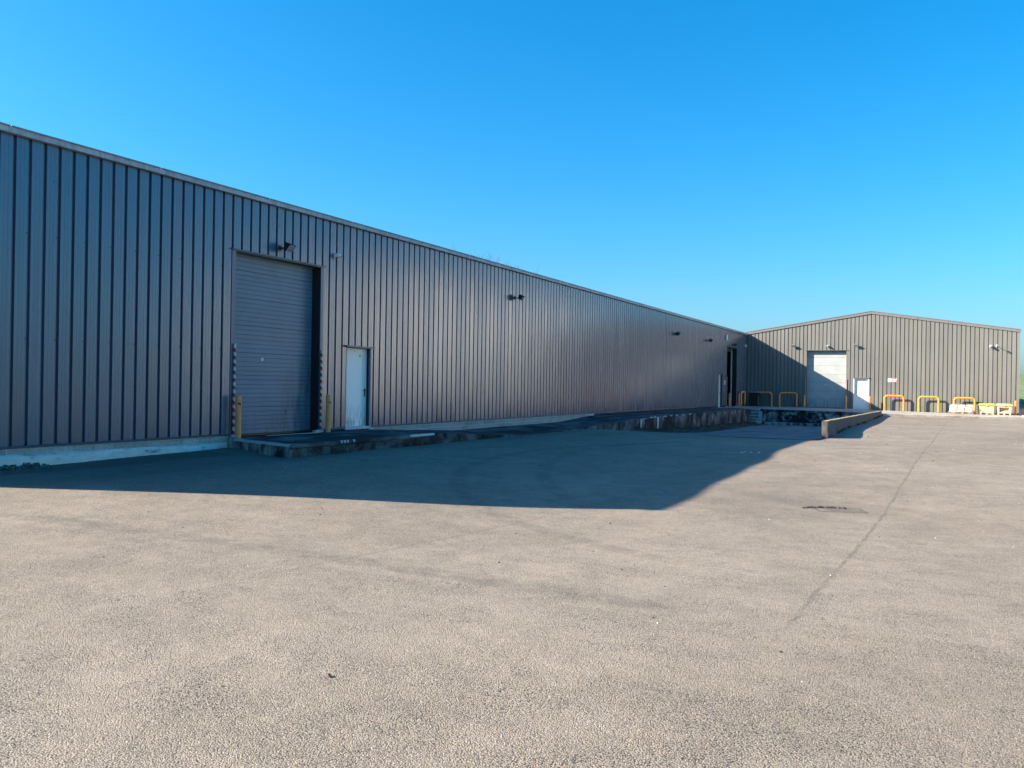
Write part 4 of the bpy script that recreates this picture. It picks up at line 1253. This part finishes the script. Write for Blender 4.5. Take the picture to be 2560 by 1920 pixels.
for x in (-.25, .30): MB().box(x, x + .02, -.478, -.470, -.0, .50).build('strap', M['darkgrey'], SK)
DC = empty('lidded_container', (.92, 57.95, -.137), 'black lidded container with a dusty mauve lid in the shaded inner corner', 'container')
MB().box(-.36, .33, -.32, .32, .04, 1.06, None, (1.04, 1.06)).build('body', M['darkbin'], DC)
lid = MB().box(-.42, .40, -.38, .36, 1.062, 1.13, None, (.9, .88)).build('lid', M['mauve'], DC)
MB().tube([(-.2, -.40, 1.08), (.2, -.40, 1.08)], .02, 8).build('lid_handle', M['mauve'], DC)
MB().box(.315, .335, -.335, -.322, .06, 1.05).build('lit_edge', M['galv'], DC)  # pale strip painted in for the light along the container's edge
for x in (-.28, .24): MB().tube([(x, -.2, .04), (x + .05, -.2, .04)], .045, 12).build('wheel', M['black'], DC)
WG = MB().add([(0, 0, 0), (.5, 0, 0), (.12, 0, .38), (0, .12, 0), (.5, .12, 0), (.12, .12, .38)], [(0, 1, 2), (3, 5, 4), (0, 3, 4, 1), (1, 4, 5, 2), (2, 5, 3, 0)]).build('wheel_chock', M['darkgrey'], None, (.42, 56.6, -.127))
setp(WG, 'dark grey wedge on the slab behind the hoop seen end-on', 'wedge')

# ------------------------------------------------------------------ white building right of the yard (outside the frame; the long wall mirrors it)
WW = empty('white_warehouse', (40, 68, -.45), 'tall white rendered warehouse standing off to the right beyond the yard', 'warehouse')
MB().box(-9.5, 9.5, -17, 26, -.5, 12.2).build('wall', M['white2'], WW)
MB().box(-9.8, 9.8, -17.3, 26.3, 12.2, 12.5).build('roof', M['roof'], WW)
for k in range(4): MB().box(-9.54, -9.49, -12 + k * 10, -8 + k * 10, 0, 4.2).build('loading_door', M['slat'], WW)

# ------------------------------------------------------------------ yard details
DN = empty('drain', (12.93, 5.52, gz(12.93, 5.52)), 'rusty iron drain grate sunk in the asphalt on the right', 'drain')
DN.scale = (1.05, .95, 1)
DN.rotation_euler = (0, 0, math.radians(22))
zz = .005
MB().box(-.36, .36, -.23, -.19, -.05, zz).box(-.36, .36, .19, .23, -.05, zz).box(-.36, -.32, -.19, .19, -.05, zz).box(.32, .36, -.19, .19, -.05, zz).build('frame', M['iron'], DN)
MB().box(-.32, .32, -.19, .19, -.08, -.035).build('silt', M['litter'], DN)
for k in range(14): MB().box(-.30 + k * .045, -.30 + k * .045 + .02, -.19, .19, -.03, zz - .004).build('grate_bar', M['iron'], DN)
for k in range(16):
    f = k / 15; sz = random.uniform(.022, .05)
    q = Matrix.Translation((-.52 + .62 * f + random.uniform(-.02, .02), .12 + .14 * math.sin(f * 2.4) + random.uniform(-.02, .02), .006)) @ Matrix.Rotation(random.random() * 3, 4, 'Z') @ Matrix.Rotation(random.uniform(-.5, .5), 4, 'X')
    MB().box(-sz, sz, -sz * .6, sz * .6, -sz * .4, sz * .45, q, (.6, .6)).build('tar_crumb', M['chipd'], DN)

def pebble(b, x, y, s, zo=0.0):
    q = Matrix.Translation((x, y, gz(x, y) + s * .3 + zo)) @ Matrix.Rotation(random.random() * 6.3, 4, 'Z') @ Matrix.Rotation(random.uniform(-.4, .4), 4, 'X')
    vs = [(-1, -.2, -.3), (-.3, -.8, -.3), (.7, -.6, -.3), (1, .3, -.3), (.1, .8, -.3), (-.5, .1, .45), (.3, -.3, .5), (.4, .4, .4)]
    vs = [q @ Vector((a_ * s * random.uniform(.8, 1.2), b_ * s * random.uniform(.8, 1.2), c_ * s)) for a_, b_, c_ in vs]
    b.add(vs, [(0, 1, 6, 5), (1, 2, 6), (2, 3, 7, 6), (3, 4, 7), (4, 0, 5, 7), (5, 6, 7)])
cw = MB()
for _ in range(300):
    y = -4 + 54 * random.random() ** .8; x = random.uniform(3, 26)
    if x < 10.6 and y > 20.4: continue
    pebble(cw, x, y, random.uniform(.005, .010) * (1 + max(0, y) / 40))
for _ in range(110):
    y = random.uniform(2, 19); x = 2.3 + abs(random.gauss(0, 1.2)) + .1; pebble(cw, x, y, random.uniform(.004, .012))
for k in range(7): pebble(cw, 9.6 + random.uniform(-.3, .4), 14.0 + random.uniform(-.15, .15), random.uniform(.018, .032))
setp(cw.build('white_chippings', M['chip']), 'tiny white stone chippings scattered over the asphalt', 'chippings', None, 'stuff')
cd = MB()
for _ in range(160):
    y = -5 + 36 * random.random(); x = random.uniform(3, 24)
    if x < 10.6 and y > 20.4: continue
    pebble(cd, x, y, random.uniform(.008, .016) * (1 + max(0, y) / 22))
setp(cd.build('dark_chippings', M['chipd']), 'small dark crumbs scattered over the asphalt', 'chippings', None, 'stuff')
sb = MB(); pebble(sb, 0, 0, .019)
sb.v = [(a_, b_, c_ - gz(0, 0)) for a_, b_, c_ in sb.v]
so = sb.build('stone', M['stone'], None, (11.38, -4.985, gz(11.38, -4.985) + .004))
setp(so, 'single small brown stone on the sunlit asphalt in the foreground', 'stone')

def weeds(name, x, y, z, n, sp, ht, lab):
    m = MB()
    for _ in range(n):
        px, py = x + abs(random.gauss(0, sp * .5)), y + random.gauss(0, sp); h = random.uniform(.3, 1) * ht; a_ = random.random() * 6.3
        s = random.uniform(.02, .045); c_ = Vector((px, py, z + h)); d1_ = Vector((math.cos(a_), math.sin(a_), random.uniform(-.3, .7))) * s; d2_ = Vector((-math.sin(a_), math.cos(a_), random.uniform(-.2, .2))) * s * .45
        m.add([c_ - d1_, c_ + d2_, c_ + d1_, c_ - d2_], [(0, 1, 2, 3)])
        m.add([(px - .002, py, z - .03), (px + .002, py, z - .03), c_ - d1_], [(0, 1, 2)])
    root = empty(name, (x, y, z), lab, 'weeds')
    m.v = [(a_ - x, b_ - y, c_ - z) for a_, b_, c_ in m.v]
    m.build('foliage', M['leaf'], root)
weeds('weed_clump', 2.27, 6.35, -.40, 150, .20, .2, 'green weeds growing from the foot of the low platform under the near doors')
weeds('weed_clump', 2.28, 13.15, -.38, 24, .06, .09, 'tiny green weed at the foot of the ramp beyond the low platform')

# bare trees behind the long warehouse, only their top twigs show
def tree(loc, H, lab, seed, spread=.9):
    random.seed(seed)
    root = empty('bare_tree', loc, lab, 'tree')
    tr = MB(); cr = MB()
    tr.tube([(0, 0, -.5), (.05, .02, H * .2), (-.04, .05, H * .42), (.03, 0, H * .6)], [.22, .18, .13, .09], 8)
    tr.build('trunk', M['bark'], root, smooth=60)
    def br(p, d, L, r, lev):
        q = [p]; dd = d.copy()
        for i in range(3):
            dd = (dd + Vector((random.uniform(-.2, .2), random.uniform(-.2, .2), random.uniform(0, .18)))).normalized()
            q.append(q[-1] + dd * L / 3)
        cr.tube(q, [r, r * .8, r * .6, r * .35], 4 if lev > 1 else 6, False)
        if lev < 3:
            for i in range(1, 4):
                for s in range(2 if lev else 1):
                    nd = (dd + Vector((random.uniform(-1, 1), random.uniform(-1, 1), random.uniform(-.1, .8))) * .75).normalized()
                    br(q[i], nd, L * random.uniform(.5, .7), r * .5, lev + 1)
    for i in range(9):
        z = H * (.35 + .25 * i / 8); a_ = i * 2.4
        d = Vector((math.cos(a_) * spread * .7, math.sin(a_) * spread * .7, 1)).normalized()
        br(Vector((0, 0, z)), d, (H - z) * .62, .055, 0)
    zmax = max(v[2] for v in cr.v); k = (H - .0) / zmax
    cr.v = [(v[0], v[1], v[2] * (1 if v[2] < H * .3 else (H * .3 + (v[2] - H * .3) * (H * .7) / (zmax - H * .3)) / v[2])) for v in cr.v]
    cr.build('crown', M['bark'], root)
tree((-19.4, 50, -.5), 12.6, 'leafless tree behind the long warehouse with only its topmost twigs above the roof', 11)
tree((-10.4, 92, -.5), 9.75, 'distant leafless tree whose tips barely clear the far end of the long roof', 5)
